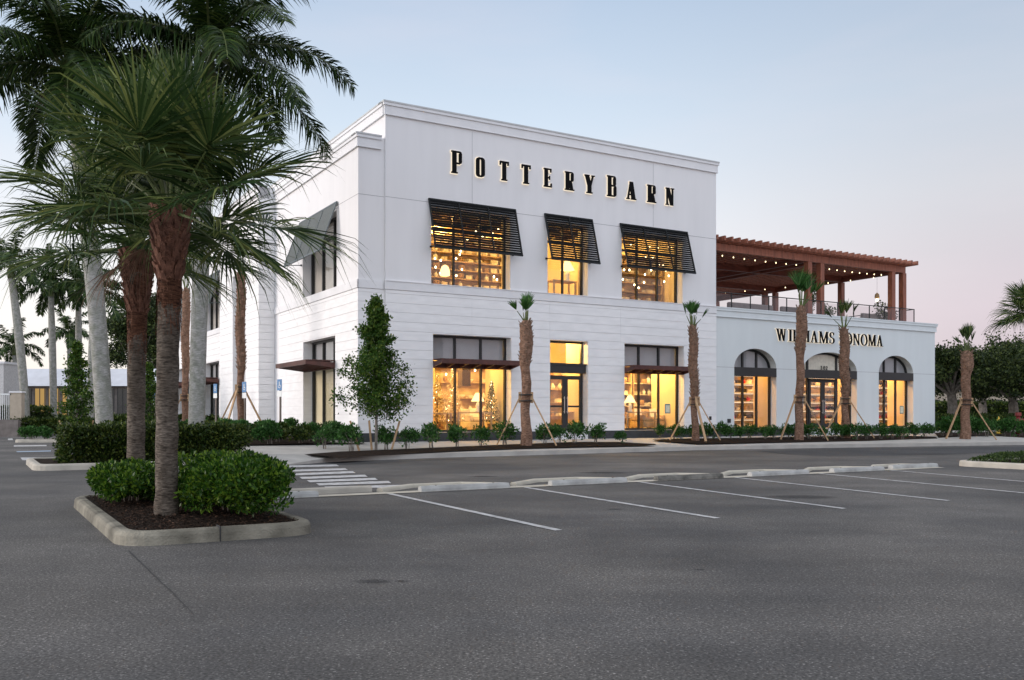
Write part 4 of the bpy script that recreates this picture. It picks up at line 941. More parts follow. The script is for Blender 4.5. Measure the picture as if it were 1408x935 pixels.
for i in range(n+1):
    u = RU0+(RU1-RU0-.04)*i/n; MB().box(u, u+.04, .325, .365, 6.3, 7.08).build('railing_post', M['black'], rl_)
    if i < n: MB().q([(u+.07, .345, 6.38), (u+(RU1-RU0)/n-.03, .345, 6.38), (u+(RU1-RU0)/n-.03, .345, 7.03), (u+.07, .345, 7.03)]).build('glass_panel', M['railglass'], rl_)
for i in range(1, 8): MB().box(RU1-.045, RU1-.005, .35+i*1.6, .39+i*1.6, 6.3, 7.08).build('railing_post', M['black'], rl_)
# string lights under the front beam
def stringlights(p0, p1, n, sag, label):
    t = thing('string_lights', label, 'string lights', (BX, BY, 0), ROT, 'strings of small lights under the pergola'); c = MB(); bl = MB(); P = []
    for i in range(n*2+1):
        q = i/(n*2); P.append((p0[0]+(p1[0]-p0[0])*q, p0[1]+(p1[1]-p0[1])*q, p0[2]+(p1[2]-p0[2])*q-sag*4*q*(1-q)-.02*(i % 2)))
    c.tube(P, .006, 4)
    for i in range(1, n*2, 2): 
        x, y, z = P[i]; MB().lathe([(.004, -.02), (.022, -.045), (.026, -.065), (.016, -.085), (.003, -.095)], (x, y, z), 8).build('bulb', M['bulbsmall'], t)
    c.build('cable', M['black'], t)
stringlights((UE+.4, PV+.35, 9.1), (um1-.1, PV+.35, 9.05), 9, .05, 'string of small lit bulbs under the left half of the pergola front beam')
stringlights((um2+.2, PV+.35, 9.05), (ue1-.1, PV+.35, 9.05), 9, .05, 'string of small lit bulbs under the right half of the pergola front beam')
stringlights((ue1, PV+.4, 9.0), (um2, PVB-.6, 9.0), 12, .15, 'string of small bulbs crossing diagonally under the pergola')
# lantern, furniture and plants on the terrace
x, y = W(ue1-.55, PV+.5); t = thing('lantern', 'small gold lit lantern hanging by the right pergola posts', 'lantern', (x, y, 9.1))
MB().lathe([(.005, -1.1), (.005, 0)], n=5).build('cord', M['black'], t); MB().lathe([(.02, -1.1), (.12, -1.2), (.14, -1.36), (.05, -1.42)], n=8).build('lamp_shade', M['basket'], t)
MB().lathe([(.01, -1.42), (.07, -1.46), (.08, -1.52), (.01, -1.58)], n=10).build('bulb', M['bulb'], t); plight(ue1-.55, PV+.5, 7.95, 30, (1, .7, .35), .04)
sofa(uof(1025, 2.2), 2.2, ZT, 'long taupe outdoor sofa at the left of the roof terrace', math.pi, 3.0, 'sofa', 'sofas on the roof terrace')
sofa(uof(1082, 2.2), 2.2, ZT, 'boxy taupe outdoor sofa left of the middle pergola posts', math.pi, 1.6, 'sofa', 'sofas on the roof terrace')
sofa(uof(1190, 2.2), 2.2, ZT, 'low taupe outdoor seat right of the middle pergola posts', math.pi, 1.4, 'sofa', 'sofas on the roof terrace')

# ------------------------------------------------------------------ plants
def shrub_mesh(name, rng, rx, ry, h, n, size, m, parent, clumps=14, up=.5, base=.1, fill=.55):
    """leaf clumps spread over and through an uneven mound"""
    cl = []
    for i in range(clumps):
        a = rng.random()*6.283; r = math.sqrt(rng.random())*.72; cl.append((rx*r*math.cos(a), ry*r*math.sin(a), base+h*(.25+.5*rng.random())*(1-.25*r), (.34+.16*rng.random())))
    cl = np.array(cl); idx = rng.integers(clumps, size=n); dirs = rng.normal(size=(n, 3)); dirs /= np.linalg.norm(dirs, axis=1)[:, None]
    rad = (fill+(1-fill)*rng.random(n))[:, None]; sc = cl[idx, 3][:, None]*np.array([rx*1.05, ry*1.05, h*.62])*rad
    C = cl[idx, :3]+dirs*sc; keep = C[:, 2] > .03; C = C[keep]; dirs = dirs[keep]
    return bulkquads(name, leaves(C, size, rng, up, .5, dirs*.9), m, parent)
def stems(parent, rng, rx, ry, h, n=6, r=.012):
    b = MB()
    for i in range(n):
        a = rng.random()*6.28; q = rng.random()*.7; b.tube([(rx*.15*math.cos(a), ry*.15*math.sin(a), -.05), (rx*.4*q*math.cos(a), ry*.4*q*math.sin(a), h*.4), (rx*q*math.cos(a), ry*q*math.sin(a), h*.75)], [r, r*.8, r*.4], 5)
    return b.build('stems', M['oakbark'], parent)
# ---- near planting island ----
A = G(163, 754); uA, vA = UV(A[0], A[1]); IW, IL = 2.2, 5.4
isl = [W(uA, vA), W(uA+IW, vA+.0), W(uA+IW, vA+IL), W(uA, vA+IL)]
ri = roundpoly(isl, .5, 7)
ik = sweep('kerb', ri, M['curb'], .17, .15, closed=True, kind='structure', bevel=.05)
inner = [Vector(p) for p in roundpoly([W(uA+.1, vA+.1), W(uA+IW-.1, vA+.1), W(uA+IW-.1, vA+IL-.1), W(uA+.1, vA+IL-.1)], .42, 7)]
cx = sum(p.x for p in inner)/len(inner); cy = sum(p.y for p in inner)/len(inner); mm = MB(); n = len(inner)
for ring, (k0, k1) in enumerate([(1, .85), (.85, .6), (.6, .3), (.3, .0)]):
    for i in range(n):
        p, q = inner[i], inner[(i+1) % n]
        def pp(v_, k_): return (cx+(v_.x-cx)*k_, cy+(v_.y-cy)*k_, .125+.07*(1-k_**2))
        pts = [pp(p, k0), pp(q, k0), pp(q, k1)] + ([pp(p, k1)] if k1 > 0 else []); mm.q(pts)
mm.build('mulch_bed', M['mulch'], smooth=True)['kind'] = 'structure'
rg = np.random.default_rng(5)
n = 9000; uu = uA+.2+(IW-.4)*rg.random(n); vv = vA+.2+(IL-.4)*rg.random(n); X, Y = np.vectorize(W)(uu, vv); kk = np.maximum(np.abs(uu-uA-IW/2)/(IW/2-.1), np.abs(vv-vA-IL/2)/(IL/2-.1)); Zc = .13+.07*(1-kk**2)+.012*rg.random(n)
C = np.stack([X, Y, Zc], 1); V = leaves(C, .05, rg, 0, .35); V[:, :, 2] = Zc[:, None]+(V[:, :, 2]-Zc[:, None])*.35
tag(bulkquads('mulch_chips', V, M['chip']), 'dark shredded bark mulch chips on the near planting island', 'mulch', kind='stuff')
for ju, jv in ((uof(303, vA), vA),):
    MB().box(-.006, .006, -.004, .175, -.01, .168).build('kerb_joint', M['crack'], None, loc=(*W(ju, jv), 0))
    bpy.data.objects['kerb_joint'].rotation_euler = (0, 0, ROT); bpy.data.objects['kerb_joint']['kind'] = 'structure'
def shrubthing(name, label, u, v, z, rz, rx, ry, h, n, size, m, seed, group=None, clumps=16, cat='shrub', st=True, up=.5, fill=.55):
    x, y = W(u, v); t = thing(name, label, cat, (x, y, z), ROT+rz, group); rr3 = np.random.default_rng(seed)
    shrub_mesh('foliage', rr3, rx, ry, h, n, size, m, t, clumps, up, fill=fill)
    if st: stems(t, rr3, rx, ry, h)
    return t
def pxuv(px, D): x = at(px, D); return UV(x, D)
uS, vS = pxuv(318, 11.9)
shrubthing('shrub', 'dense bright green shrub on the near island, right of the palm trunks', uA+1.52, vA+1.65, .14, 0, .58, 1.70, .74, 34000, .060, M['bush'], 1, 'shrubs on the near planting island', 60, fill=.8)
shrubthing('shrub', 'looser bright green shrub on the near island, left of the front palm trunk', uA+.62, vA+3.5, .14, 0, .50, 1.15, .52, 15000, .060, M['bush'], 2, 'shrubs on the near planting island', 36, fill=.75)
# ---- sabal palms ----
def fan_frond(rng, az, el, plen, blen, nseg=58, droop=.25, hub=Vector((0, 0, 0)), spread=128, wseg=.033):
    quads = []; h = Vector((math.cos(az), math.sin(az), 0)); t = h*math.cos(el)+Vector((0, 0, 1))*math.sin(el)
    p0 = hub+h*.06; sagp = plen*plen*.10*max(.2, math.cos(el)); pm = p0+t*plen*.5-Vector((0, 0, sagp*.3)); p1 = p0+t*plen-Vector((0, 0, sagp))
    d = (p1-pm).normalized(); side = d.cross(Vector((0, 0, 1))); 
    if side.length < .05: side = Vector((1, 0, 0))
    side.normalize(); roll = rng.uniform(-.5, .5); nrm = side.cross(d).normalized(); side = (side*math.cos(roll)+nrm*math.sin(roll)).normalized(); nrm = side.cross(d).normalized()
    pet = [p0, pm, p1]
    for i in range(nseg):
        a = R(-spread+2*spread*i/(nseg-1)); cup = .28+.25*abs(math.sin(a)) ; dr = (d*math.cos(a)+side*math.sin(a)+nrm*cup*.6).normalized()
        Lg = blen*(.72+.28*math.cos(a*.8))*rng.uniform(.9, 1.06); g = droop*rng.uniform(.6, 1.5)
        tw = rng.uniform(-.8, .8); perp = dr.cross(nrm).normalized(); perp = (perp*math.cos(tw)+nrm*math.sin(tw)).normalized(); prev = None
        base = p1 + d*(.10*blen*math.cos(a))*1.2
        for s, wd in ((.03, .18), (.32, 1.), (.62, .8), (.84, .4), (1.0, .05)):
            q = base+dr*Lg*s-Vector((0, 0, 1))*g*Lg*s*s*(1.2 if s > .6 else 1)
            if s == 1.0: q -= Vector((0, 0, g*Lg*rng.uniform(.1, .6)))
            e = perp*wseg*wd*.5
            if prev: quads.append((prev[0], prev[1], tuple(q+e), tuple(q-e)))
            prev = (tuple(q-e), tuple(q+e))
    return quads, pet
def quads_obj(name, quads, m, parent):
    # join strips: shared vertices so each leaflet is one island
    V = np.array(quads, dtype=np.float32); me = bpy.data.meshes.new(name); n = len(V)
    me.from_pydata(V.reshape(-1, 3).tolist(), [], np.arange(n*4).reshape(-1, 4).tolist()); 
    import bmesh
    bm = bmesh.new(); bm.from_mesh(me); bmesh.ops.remove_doubles(bm, verts=bm.verts, dist=1e-5); bm.to_mesh(me); bm.free()
    me.materials.append(m); o = bpy.data.objects.new(name, me); COL.objects.link(o); o.parent = parent; return o
def strip_obj(name, quads, m, parent, per):
    V = np.array(quads, dtype=np.float32).reshape(-1, per, 4, 3); n = len(V); me = bpy.data.meshes.new(name)
    # vertices per strip: 2*(per+1)
    P = np.concatenate([V[:, :, [0, 1], :], V[:, -1:, [3, 2], :]], axis=1).reshape(-1, 3); nv = 2*(per+1)
    F_ = [];
    base = np.arange(n)[:, None, None]*nv; k_ = np.arange(per)[None, :, None]*2; F_ = (base+k_+np.array([0, 1, 3, 2])[None, None, :]).reshape(-1, 4)
    me.vertices.add(len(P)); me.vertices.foreach_set('co', P.reshape(-1)); me.loops.add(len(F_)*4); me.loops.foreach_set('vertex_index', F_.reshape(-1).astype(np.int32))
    me.polygons.add(len(F_)); me.polygons.foreach_set('loop_start', np.arange(0, len(F_)*4, 4, dtype=np.int32)); me.update(calc_edges=True)
    me.materials.append(m); o = bpy.data.objects.new(name, me); COL.objects.link(o); o.parent = parent; return o
def boots(parent, path, r0, r1, n, m, seed, size=1.0, flare=.35):
    """crossing leaf bases in a spiral round the trunk; path = function t->(point)"""
    rng = random.Random(seed); b = MB()
    for i in range(n):
        t = i/n; a = i*2.4+rng.uniform(-.2, .2); c = Vector(path(t)); r = r0+(r1-r0)*t; h = Vector((math.cos(a), math.sin(a), 0)); s = Vector((-h.y, h.x, 0)); lean = rng.uniform(-.35, .35)
        ln = .20*size*rng.uniform(.8, 1.2); wd = .055*size*rng.uniform(.8, 1.2); p = c+h*(r*.8); tip = c+h*(r+flare*.18*size)+Vector((0, 0, ln))+s*lean*ln
        th = h*.018*size
        b.q([p-s*wd-th, p+s*wd-th, p+s*wd+th*1.5, p-s*wd+th*1.5, tip-s*wd*.45-th, tip+s*wd*.45-th, tip+s*wd*.5+th*.4, tip-s*wd*.5+th*.4], [(0,3,2,1),(4,5,6,7),(0,1,5,4),(1,2,6,5),(2,3,7,6),(3,0,4,7)])
    return b.build('boots', m, parent)
def sabal(name, label, x, y, z, hgt, r, seed, nfr=46, plen=.95, blen=1.15, lean=(0, 0), bootlen=.8, group=None, droop=.3, rb=.2):
    t = thing(name, label, 'palm tree', (x, y, z), 0, group); rng = random.Random(seed)
    P = [(lean[0]*q*q, lean[1]*q*q, hgt*q-.15*(q == 0)) for q in [i/26 for i in range(27)]]
    zb = hgt-bootlen; rad = [r*(1.12 if p[2] < .15 else 1)*(1 + .03*math.sin(i*2.1)) if p[2] < zb else r*.8+(rb-r)*.8*math.sin(math.pi*.5*min(1, (p[2]-zb)/bootlen*1.4)) for i, p in enumerate(P)]
    MB().tube(P, rad, 18, seed=seed, wob=.06).build('trunk', M['sabalbark'], t, True)
    # reddish fibrous upper trunk
    i0 = next(i for i, p in enumerate(P) if p[2] > zb-.75*bootlen); ft_ = MB().tube(P[i0:], [q+(.010 if k9 > 1 else -.012+.011*k9) for k9, q in enumerate(rad[i0:])], 18, seed=seed+1, wob=.14)
    for k9 in range(520):
        zz9 = P[i0][2]-.25+rng.random()**.6*(bootlen*.75+.1); a9 = rng.random()*6.283; r9 = np.interp(zz9, [p[2] for p in P], rad)+.004; cx9 = lean[0]*(zz9/hgt)**2; L9 = rng.uniform(.04, .13); w9 = rng.uniform(.15, .5)*.1
        ft_.q([(cx9+math.cos(a9)*r9, math.sin(a9)*r9, zz9+L9), (cx9+math.cos(a9-w9)*(r9+.012), math.sin(a9-w9)*(r9+.012), zz9), (cx9+math.cos(a9+w9)*(r9+.016), math.sin(a9+w9)*(r9+.016), zz9+.01)])
    ft_.build('trunk_fibre', M['sabalred'], t)
    def path(q): zz3 = zb-.1+(bootlen+.05)*q; k3 = zz3/hgt; return (lean[0]*k3*k3, lean[1]*k3*k3, zz3)
    boots(t, path, r*.95, rb*.95, 130, M['boot'], seed, .85)
    quads = []; pets = MB(); top = Vector((lean[0], lean[1], hgt-.02))
    for i in range(nfr):
        q = (i+.5)/nfr; el = R(85-98*q**1.3+rng.uniform(-9, 9)); az = i*2.39996+rng.uniform(-.25, .25)
        qd, pet = fan_frond(rng, az, el, plen*rng.uniform(.85, 1.15), blen*rng.uniform(.9, 1.08), hub=top+Vector((0, 0, .1*(1-q))), droop=droop*(.45+.75*q))
        quads += qd; pets.tube(pet, [.022, .014, .010], 5)
    strip_obj('crown', quads, M['sabal'], t, 4); pets.build('leaf_stalks', M['petiole'], t); dq = []
    for i in range(1):
        qd, pet = fan_frond(rng, rng.random()*6.28, R(-35), plen*.6, blen*.5, 20, hub=top, droop=.5, spread=50, wseg=.016); dq += qd
    strip_obj('dead_leaf', dq, M['deadleaf'], t, 4)
    return t
g = at(229, 11.3); sabal('fan_palm', 'near fan palm with red brown leaf bases at the front of the planting island', g, 11.3, .15, 3.74, .132, 7, 33, lean=(.06, .0), rb=.235, plen=.92, blen=1.2, droop=.24)
g = at(187, 14.6); sabal('fan_palm', 'second fan palm behind the front one on the planting island', g, 14.6, .15, 3.9, .135, 8, 34, lean=(.03, .0), rb=.29, bootlen=1.0, plen=1.0, blen=1.2, droop=.26)
# right edge fan palm (trunk just outside the picture)
g = at(1430, 30); sabal('fan_palm', 'fan palm crown entering the picture at the right edge', g, 30, .0, 4.6, .16, 9, 40, plen=.7, blen=.8)

# ---- royal palms ----
def feather(rng, az, el, Lg, hub, nl=74, droop=1.0, ll=.75, lw=.045):
    quads = []; h = Vector((math.cos(az), math.sin(az), 0)); t = h*math.cos(el)+Vector((0, 0, 1))*math.sin(el); P = []; p = Vector(hub); d = t.copy(); n = 22
    for i in range(n+1):
        P.append(p.copy()); p = p+d*(Lg/n); d = (d+Vector((0, 0, -1))*droop*(.030+.055*i/n)).normalized()
    for i in range(nl):
        q = .12+.88*i/nl; k3 = q*n; i0 = min(int(k3), n-1); f3 = k3-i0; b0 = P[i0].lerp(P[i0+1], f3); dd = (P[i0+1]-P[i0]).normalized(); sd = dd.cross(Vector((0, 0, 1)))
        if sd.length < .05: sd = Vector((-h.y, h.x, 0))
        sd.normalize(); up = sd.cross(dd).normalized(); env = ll*(math.sin(math.pi*min(1, .12+q*.86))**.6)*.95+.08
        for s in (-1, 1):
            for rep in range(2):
                lift = rng.uniform(-.55, .75); dr = (sd*s*.85+dd*rng.uniform(.35, .75)+up*lift).normalized(); L2 = env*rng.uniform(.75, 1.1); perp = dr.cross(dd).cross(dr).normalized(); prev = None
                for u3, wd in ((0, .35), (.35, 1), (.72, .7), (1, .06)):
                    qv = b0+dr*L2*u3-Vector((0, 0, 1))*L2*u3*u3*rng.uniform(.45, .6); e = perp*lw*wd*.5
                    if prev: quads.append((prev[0], prev[1], tuple(qv+e), tuple(qv-e)))
                    prev = (tuple(qv-e), tuple(qv+e))
    return quads, P
def royal(label, x, y, z, hgt, r, seed, nfr=15, Lg=4.3, lean=(0, 0), group='royal palms', det=1.0, shaft=1.5, dead=False, droop=1.0, azs=None):
    t = thing('royal_palm', label, 'palm tree', (x, y, z), 0, group); rng = random.Random(seed); P = []; rad = []
    for i in range(21):
        q = i/20; P.append((lean[0]*q**1.5, lean[1]*q**1.5, hgt*q-.1*(i == 0))); rad.append(r*(1.18 if q < .03 else 1.0-.05*math.sin(q*5)-.30*max(0, q-.6)/.4))
    MB().tube(P, rad, 16, seed=seed, wob=.02).build('trunk', M['royalbark'], t, True)
    top = Vector(P[-1]); d = (Vector(P[-1])-Vector(P[-2])).normalized(); sh = [top+d*shaft*q for q in (0, .3, .7, 1)]
    MB().tube(sh, [rad[-1]*1.15, rad[-1]*1.2, rad[-1]*.8, rad[-1]*.4], 14).build('crownshaft', M['royalshaft'], t, True)
    quads = []; rc = MB()
    for i in range(nfr):
        q = (i+.5)/nfr; el = R(84-98*q+rng.uniform(-7, 7)); az = i*2.39996+rng.uniform(-.3, .3)+(seed % 7)
        qd, R_ = feather(rng, az, el, Lg*rng.uniform(.85, 1.08), sh[2].lerp(sh[3], .7), nl=int(74*det), droop=droop, lw=.05/det**.8, ll=Lg*.175)
        quads += qd; rc.tube(R_[::3]+[R_[-1]], [.045*(1-.85*j3/8) for j3 in range(len(R_[::3])+1)], 5)
    strip_obj('crown', quads, M['royal'], t, 3); rc.build('leaf_stalks', M['petiole'], t)
    if dead:
        b = MB(); dq = []
        for i in range(26):
            a = rng.random()*6.28; ln = rng.uniform(.5, 1.1); p0 = top+Vector((math.cos(a)*.15, math.sin(a)*.15, shaft*.2)); p1 = p0+Vector((math.cos(a)*ln*.6, math.sin(a)*ln*.6, .2)); p2 = p1+Vector((math.cos(a)*ln*.3, math.sin(a)*ln*.3, -ln*.6)); b.tube([p0, p1, p2], [.012, .01, .004], 4)
        b.build('flower_stalk', M['deadleaf'], t)
    return t
royal('tall royal palm with a thick pale trunk at the left of the hedge island', at(145, 26), 26, .15, 9.9, .245, 21, 24, 4.3, (-.9, .0), dead=True, droop=1.35, shaft=1.2)
royal('tall royal palm with a thick pale trunk nearest the side of the white store', at(270, 26.7), 26.7, .15, 10.6, .24, 23, 24, 4.5, (.35, 0), droop=1.3, shaft=1.2)
far = [('slender leaning royal palm at the far left edge', 36, 16, 50, 585, 385, .24, 2.6, 31), ('far royal palm standing second from the left edge', 74, 70, 55, 585, 410, .22, 2.5, 33),
       ('far royal palm third from the left edge', 108, 108, 56, 585, 405, .21, 2.5, 35), ('far royal palm just left of the thick pale trunk', 124, 129, 52, 588, 415, .21, 2.7, 37),
       ('stubby far royal palm low behind the left trees', 97, 95, 72, 580, 470, .2, 2.6, 39), ('far royal palm with a low round crown beyond the left building corner', 22, 20, 70, 580, 490, .22, 2.8, 41)]
for lb, pb_, pt, D, yb, yt, r, Lf, sd in far:
    D *= 1.27; r *= 1.2; Lf *= 1.3; hh = zz(yt, D); royal(lb, at(pb_, D), D, .1, hh, r, sd, 13, Lf, (at(pt, D)-at(pb_, D), 0), 'royal palms far left', .45, .9, droop=1.5)

# ---- staked young sabals ----
def staked(label, px, D, ztop, zfr, seed, nfr=9, stk=((-1.0, -.3), (1.0, -.4)), r=.19, zs=1.9, bush=1.0, bootfrac=.35, flop=0):
    x = at(px, D); u, v = UV(x, D); z = zg(u, v)+.02; t = thing('staked_palm', label, 'palm tree', (x, D, z), seed*1.3, 'staked young palms planted around the stores'); r *= .9; rng = random.Random(seed); H = ztop-z; t.rotation_euler = (R(rng.uniform(-.8, .8)), R(rng.uniform(-1.6, 1.6)), 0)
    P = [(.03*math.sin(i*.7), 0, H*i/24-.1*(i == 0)) for i in range(25)]; rad = [r*(1.08-.2*min(1, i/5)+.02*math.sin(i*1.7)) if i < 24*(1-bootfrac) else r*(1.0+.22*math.sin(math.pi*(i/24-(1-bootfrac))/bootfrac)) for i in range(25)]; rad[-1] = r*.5
    MB().tube(P, rad, 14, seed=seed, wob=.14).build('trunk', M['youngbark'], t)
    def path(q): zz4 = H*(1-bootfrac)+(H*bootfrac-.1)*q; return (.03*math.sin(zz4/H*24*.7), 0, zz4)
    boots(t, path, r*.95, r*.9, int(75*bootfrac/.35), M['bootyoung'], seed, .9, .5)
    quads = []; pets = MB(); FL = zfr-ztop
    for i in range(nfr):
        el = R(rng.uniform(74, 89) if i < nfr-2 else rng.uniform(45, 68)); az = rng.random()*6.28
        qd, pet = fan_frond(rng, az, el, FL*.5*rng.uniform(.7, 1.1), FL*.6*rng.uniform(.7, 1.15), 14, .10+flop, Vector((0, 0, H-.05)), 14+16*bush, .04); quads += qd; pets.tube(pet, [.03, .02, .012], 5)
    strip_obj('crown', quads, M['bushyoung'] if bush > .9 else M['sabal'], t, 4); pets.build('leaf_stalks', M['petiole'], t)
    for zb2 in (zs, zs-.22): MB().tube([(0, 0, zb2-.02), (0, 0, zb2+.02)], r*1.28, 14).build('strap', M['strap'], t)
    for (dx, dy) in stk:
        n_ = Vector((dx, dy, 0)).normalized(); MB().bar(n_*r*1.15+Vector((0, 0, zs-.1)), Vector((dx, dy, .02)), .09, .045).build('stake', M['stake'], t)
        MB().box(n_.x*r*1.1-.05, n_.x*r*1.1+.05, n_.y*r*1.1-.04, n_.y*r*1.1+.04, zs-.3, zs+.1).build('batten', M['stake'], t)
    return t
staked('staked young palm before the white wall between the left window and the door', 723, 33.2, zz(440, 33.2), zz(404, 33.2), 51, 9, ((-1.05, -.1), (1.1, -.15), (.1, 1.0)), .22, 1.85)
staked('staked young palm at the right corner of the white facade', 956, 38.2, zz(447, 38.2), zz(414, 38.2), 52, 12, ((-1.1, -.1), (1.0, -.2), (.25, -.9)), .17, 1.75, bush=1.1, bootfrac=.62)
staked('staked young palm with the fullest green tuft, left of the arched entrance', 1098, 40.5, zz(420, 40.5), zz(373, 40.5), 53, 16, ((-.85, -.2), (1.2, -.3)), .22, 1.9, bush=1.3)
staked('staked young palm with a sparse drooping tuft, right of the arched entrance', 1163, 42.5, zz(450, 42.5), zz(408, 42.5), 54, 7, ((-1.1, -.2), (1.2, -.3), (.1, .9)), .2, 1.85, bush=.5, bootfrac=.6, flop=.1)
staked('staked young palm on the far right beyond the pale store', 1327, 44, zz(482, 44), zz(446, 44), 55, 10, ((-1.0, -.2), (1.3, -.4)), .26, 1.9, bush=.6, bootfrac=.25)
staked('staked young palm beside the left side wall of the white store', 331, 37.3, zz(372, 37.3), zz(330, 37.3), 56, 12, ((-1.1, -.1), (1.25, -.3), (-.5, -.7)), .17, 2.1, bush=.7, bootfrac=.6)
staked('staked young palm far along the left side wall, between the big trunks', 254, 50, zz(395, 50), zz(350, 50), 57, 10, ((-1.0, -.2), (1.0, -.3)), .2, 2.0, bush=.7, bootfrac=.6)

# ---- small conical trees with stakes ----
def cone_tree(label, px, D, z, H, wmax, seed, n=9000, stk=((-.7, -.2), (.65, .2), (-.25, .4)), zlow=.9, size=.1, prof=None):
    x = at(px, D); t = thing('young_tree', label, 'tree', (x, D, z), 0, 'young conical trees in the planting beds'); rg = np.random.default_rng(seed); rn = random.Random(seed)
    MB().tube([(0, 0, -.1), (.02, 0, H*.35), (-.03, 0, H*.7), (.02, 0, H*.97)], [.05, .04, .022, .006], 8).build('trunk', M['oakbark'], t)
    br = MB(); cl = []
    nb = 66
    for i in range(nb):
        q = i/nb; a = i*2.4+rn.uniform(-.3, .3); zz5 = zlow+(H-zlow)*q; env = ((1-q)**.8)*(1.0 if q > .16 else .55+2.8*q)*(1+.22*math.sin(a*2+q*9))*(1+.15*math.sin(q*23))
        rr5 = wmax/2*env*rn.choice((.45, .7, .9, 1.0, 1.1)); end = Vector((rr5*math.cos(a), rr5*math.sin(a), min(H, zz5+.28*rr5+rn.uniform(-.08, .2)))); br.tube([(0, 0, max(.3, zz5-.2)), tuple(end*.98)], [.016, .005], 4)
        for k5 in (.45, .75, 1.0): cl.append((end.x*k5, end.y*k5, (zz5-.1)*(1-k5)+end.z*k5, (.085+.09*(1-q))*rn.uniform(.7, 1.3)))
    cl.append((0, 0, H-.1, .05)); cl.append((.1, 0, H-.35, .07))
    br.build('branches', M['oakbark'], t); cl = np.array(cl); idx = rg.integers(len(cl), size=n); C = cl[idx, :3]+rg.normal(size=(n, 3))*cl[idx, 3][:, None]*np.array([.75, .75, .7])
    bulkquads('crown', leaves(C, size, rg, .2, .55), M['treeleaf'], t)
    for (dx, dy) in stk: MB().bar((dx*1.15, dy, 1.0), (dx*.72, dy*.8, -.03), .06).build('stake', M['stake'], t)
    return t
cone_tree('young conical tree with timber stakes at the corner of the white store', 517, 29.9, .2, 4.95, 2.5, 61, 18000, zlow=1.15, size=.10)
cone_tree('young conical tree with stakes among the far left royal palms', 106, 47, .1, zz(474, 47), 2.0, 62, 6000, size=.14)
cone_tree('young conical tree seen between the two fan palm trunks', 205, 48, .1, zz(505, 48), 1.6, 63, 3000, size=.14)

# ---- hedge island ----
hi0 = UV(*G(46, 648)[:2]); hi1 = UV(*G(371, 638.5)[:2]); V0 = (hi0[1]+hi1[1])/2; HU0, HU1 = hi0[0], hi1[0]; V1 = V0+4.2
rh = roundpoly([W(HU0, hi0[1]), W(HU1, hi1[1]), W(HU1, V1), W(HU0, V1)], .6, 6)
sweep('kerb', rh, M['curbfront'], .2, .16, closed=True, kind='structure', bevel=.05)
MB().q([(x, y, .13) for x, y in roundpoly([W(HU0+.1, hi0[1]+.1), W(HU1-.1, hi1[1]+.1), W(HU1-.1, V1-.1), W(HU0+.1, V1-.1)], .55, 6)]).build('mulch_bed', M['mulch'])['kind'] = 'structure'
def hedge(label, u0, u1, v0, v1, z, h, n, size, m, seed, world=None, group='clipped hedges'):
    x, y = W((u0+u1)/2, (v0+v1)/2) if world is None else world[:2]; t = thing('hedge', label, 'hedge', (x, y, z), ROT if world is None else 0, group); rg = np.random.default_rng(seed); a, b_ = abs(u1-u0)/2, abs(v1-v0)/2
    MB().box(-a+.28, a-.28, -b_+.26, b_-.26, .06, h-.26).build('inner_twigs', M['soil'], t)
    k6 = n; f6 = rg.random(k6); P = np.zeros((k6, 3)); At = 4*a*b_; Af = 4*a*h; Ae = 4*b_*h; tot = At+Af+Ae; c1 = At/tot; c2 = (At+Af)/tot; r1 = rg.random(k6)*2-1; r2 = rg.random(k6)*2-1; r3 = rg.random(k6); sg6 = np.where(rg.random(k6) < .75, -1, 1)
    top = f6 < c1; fr = (f6 >= c1) & (f6 < c2); en = f6 >= c2
    P[top] = np.stack([r1[top]*a, r2[top]*b_, np.full(top.sum(), h)], 1); P[fr] = np.stack([r1[fr]*a, sg6[fr]*b_, .05+r3[fr]*(h-.05)], 1); P[en] = np.stack([np.sign(r1[en])*a, r2[en]*b_, .05+r3[en]*(h-.05)], 1)
    wv = .07*np.sin(P[:, 0]*2.3+seed)+.05*np.sin(P[:, 0]*5.1)+.04*np.sin(P[:, 1]*4+P[:, 2]*6); P[:, 2] += np.where(top, wv*.7, 0); P[:, 1] += np.where(fr, wv*sg6, 0)
    P += rg.normal(size=(k6, 3))*.06; P[:, 2] = np.maximum(P[:, 2], .03)
    nn6 = np.zeros((k6, 3)); nn6[top, 2] = 1; nn6[fr, 1] = sg6[fr]; nn6[en, 0] = np.sign(r1[en])
    P -= nn6*(rg.random(k6)**2*.16)[:, None]
    bulkquads('foliage', leaves(P, size, rg, .3, .55, nn6*.8), m, t); return t
hedge('dark clipped hedge on the kerbed island behind the near fan palms', HU0+.75, HU1-.9, V0+.7, V0+2.0, .13, .92, 24000, .085, M['hedge'], 71)
shrubthing('shrub', 'leggy shrub at the right end of the hedge island', HU1-1.0, V0+1.3, .13, 0, .8, .75, .85, 5000, .09, M['hedge'], 72, 'shrubs on the hedge island')
shrubthing('shrub', 'leggy shrub between the thick palm trunk and the hedge island end', HU1-2.0, V0+2.3, .13, 0, .9, .7, .95, 5000, .09, M['hedge'], 73, 'shrubs on the hedge island')
shrubthing('shrub', 'yellowish young shrub beside the thick left palm trunk', HU0+3.0, V0+2.9, .13, 0, .8, .6, .95, 3500, .09, M['bushyoung'], 74, 'shrubs on the hedge island')

ORD = ['first', 'second', 'third', 'fourth', 'fifth', 'sixth', 'seventh', 'eighth', 'ninth', 'tenth', 'eleventh', 'twelfth', 'thirteenth', 'fourteenth', 'fifteenth', 'sixteenth', 'seventeenth', 'eighteenth', 'nineteenth', 'twentieth', 'twenty first', 'twenty second', 'twenty third', 'twenty fourth', 'twenty fifth']
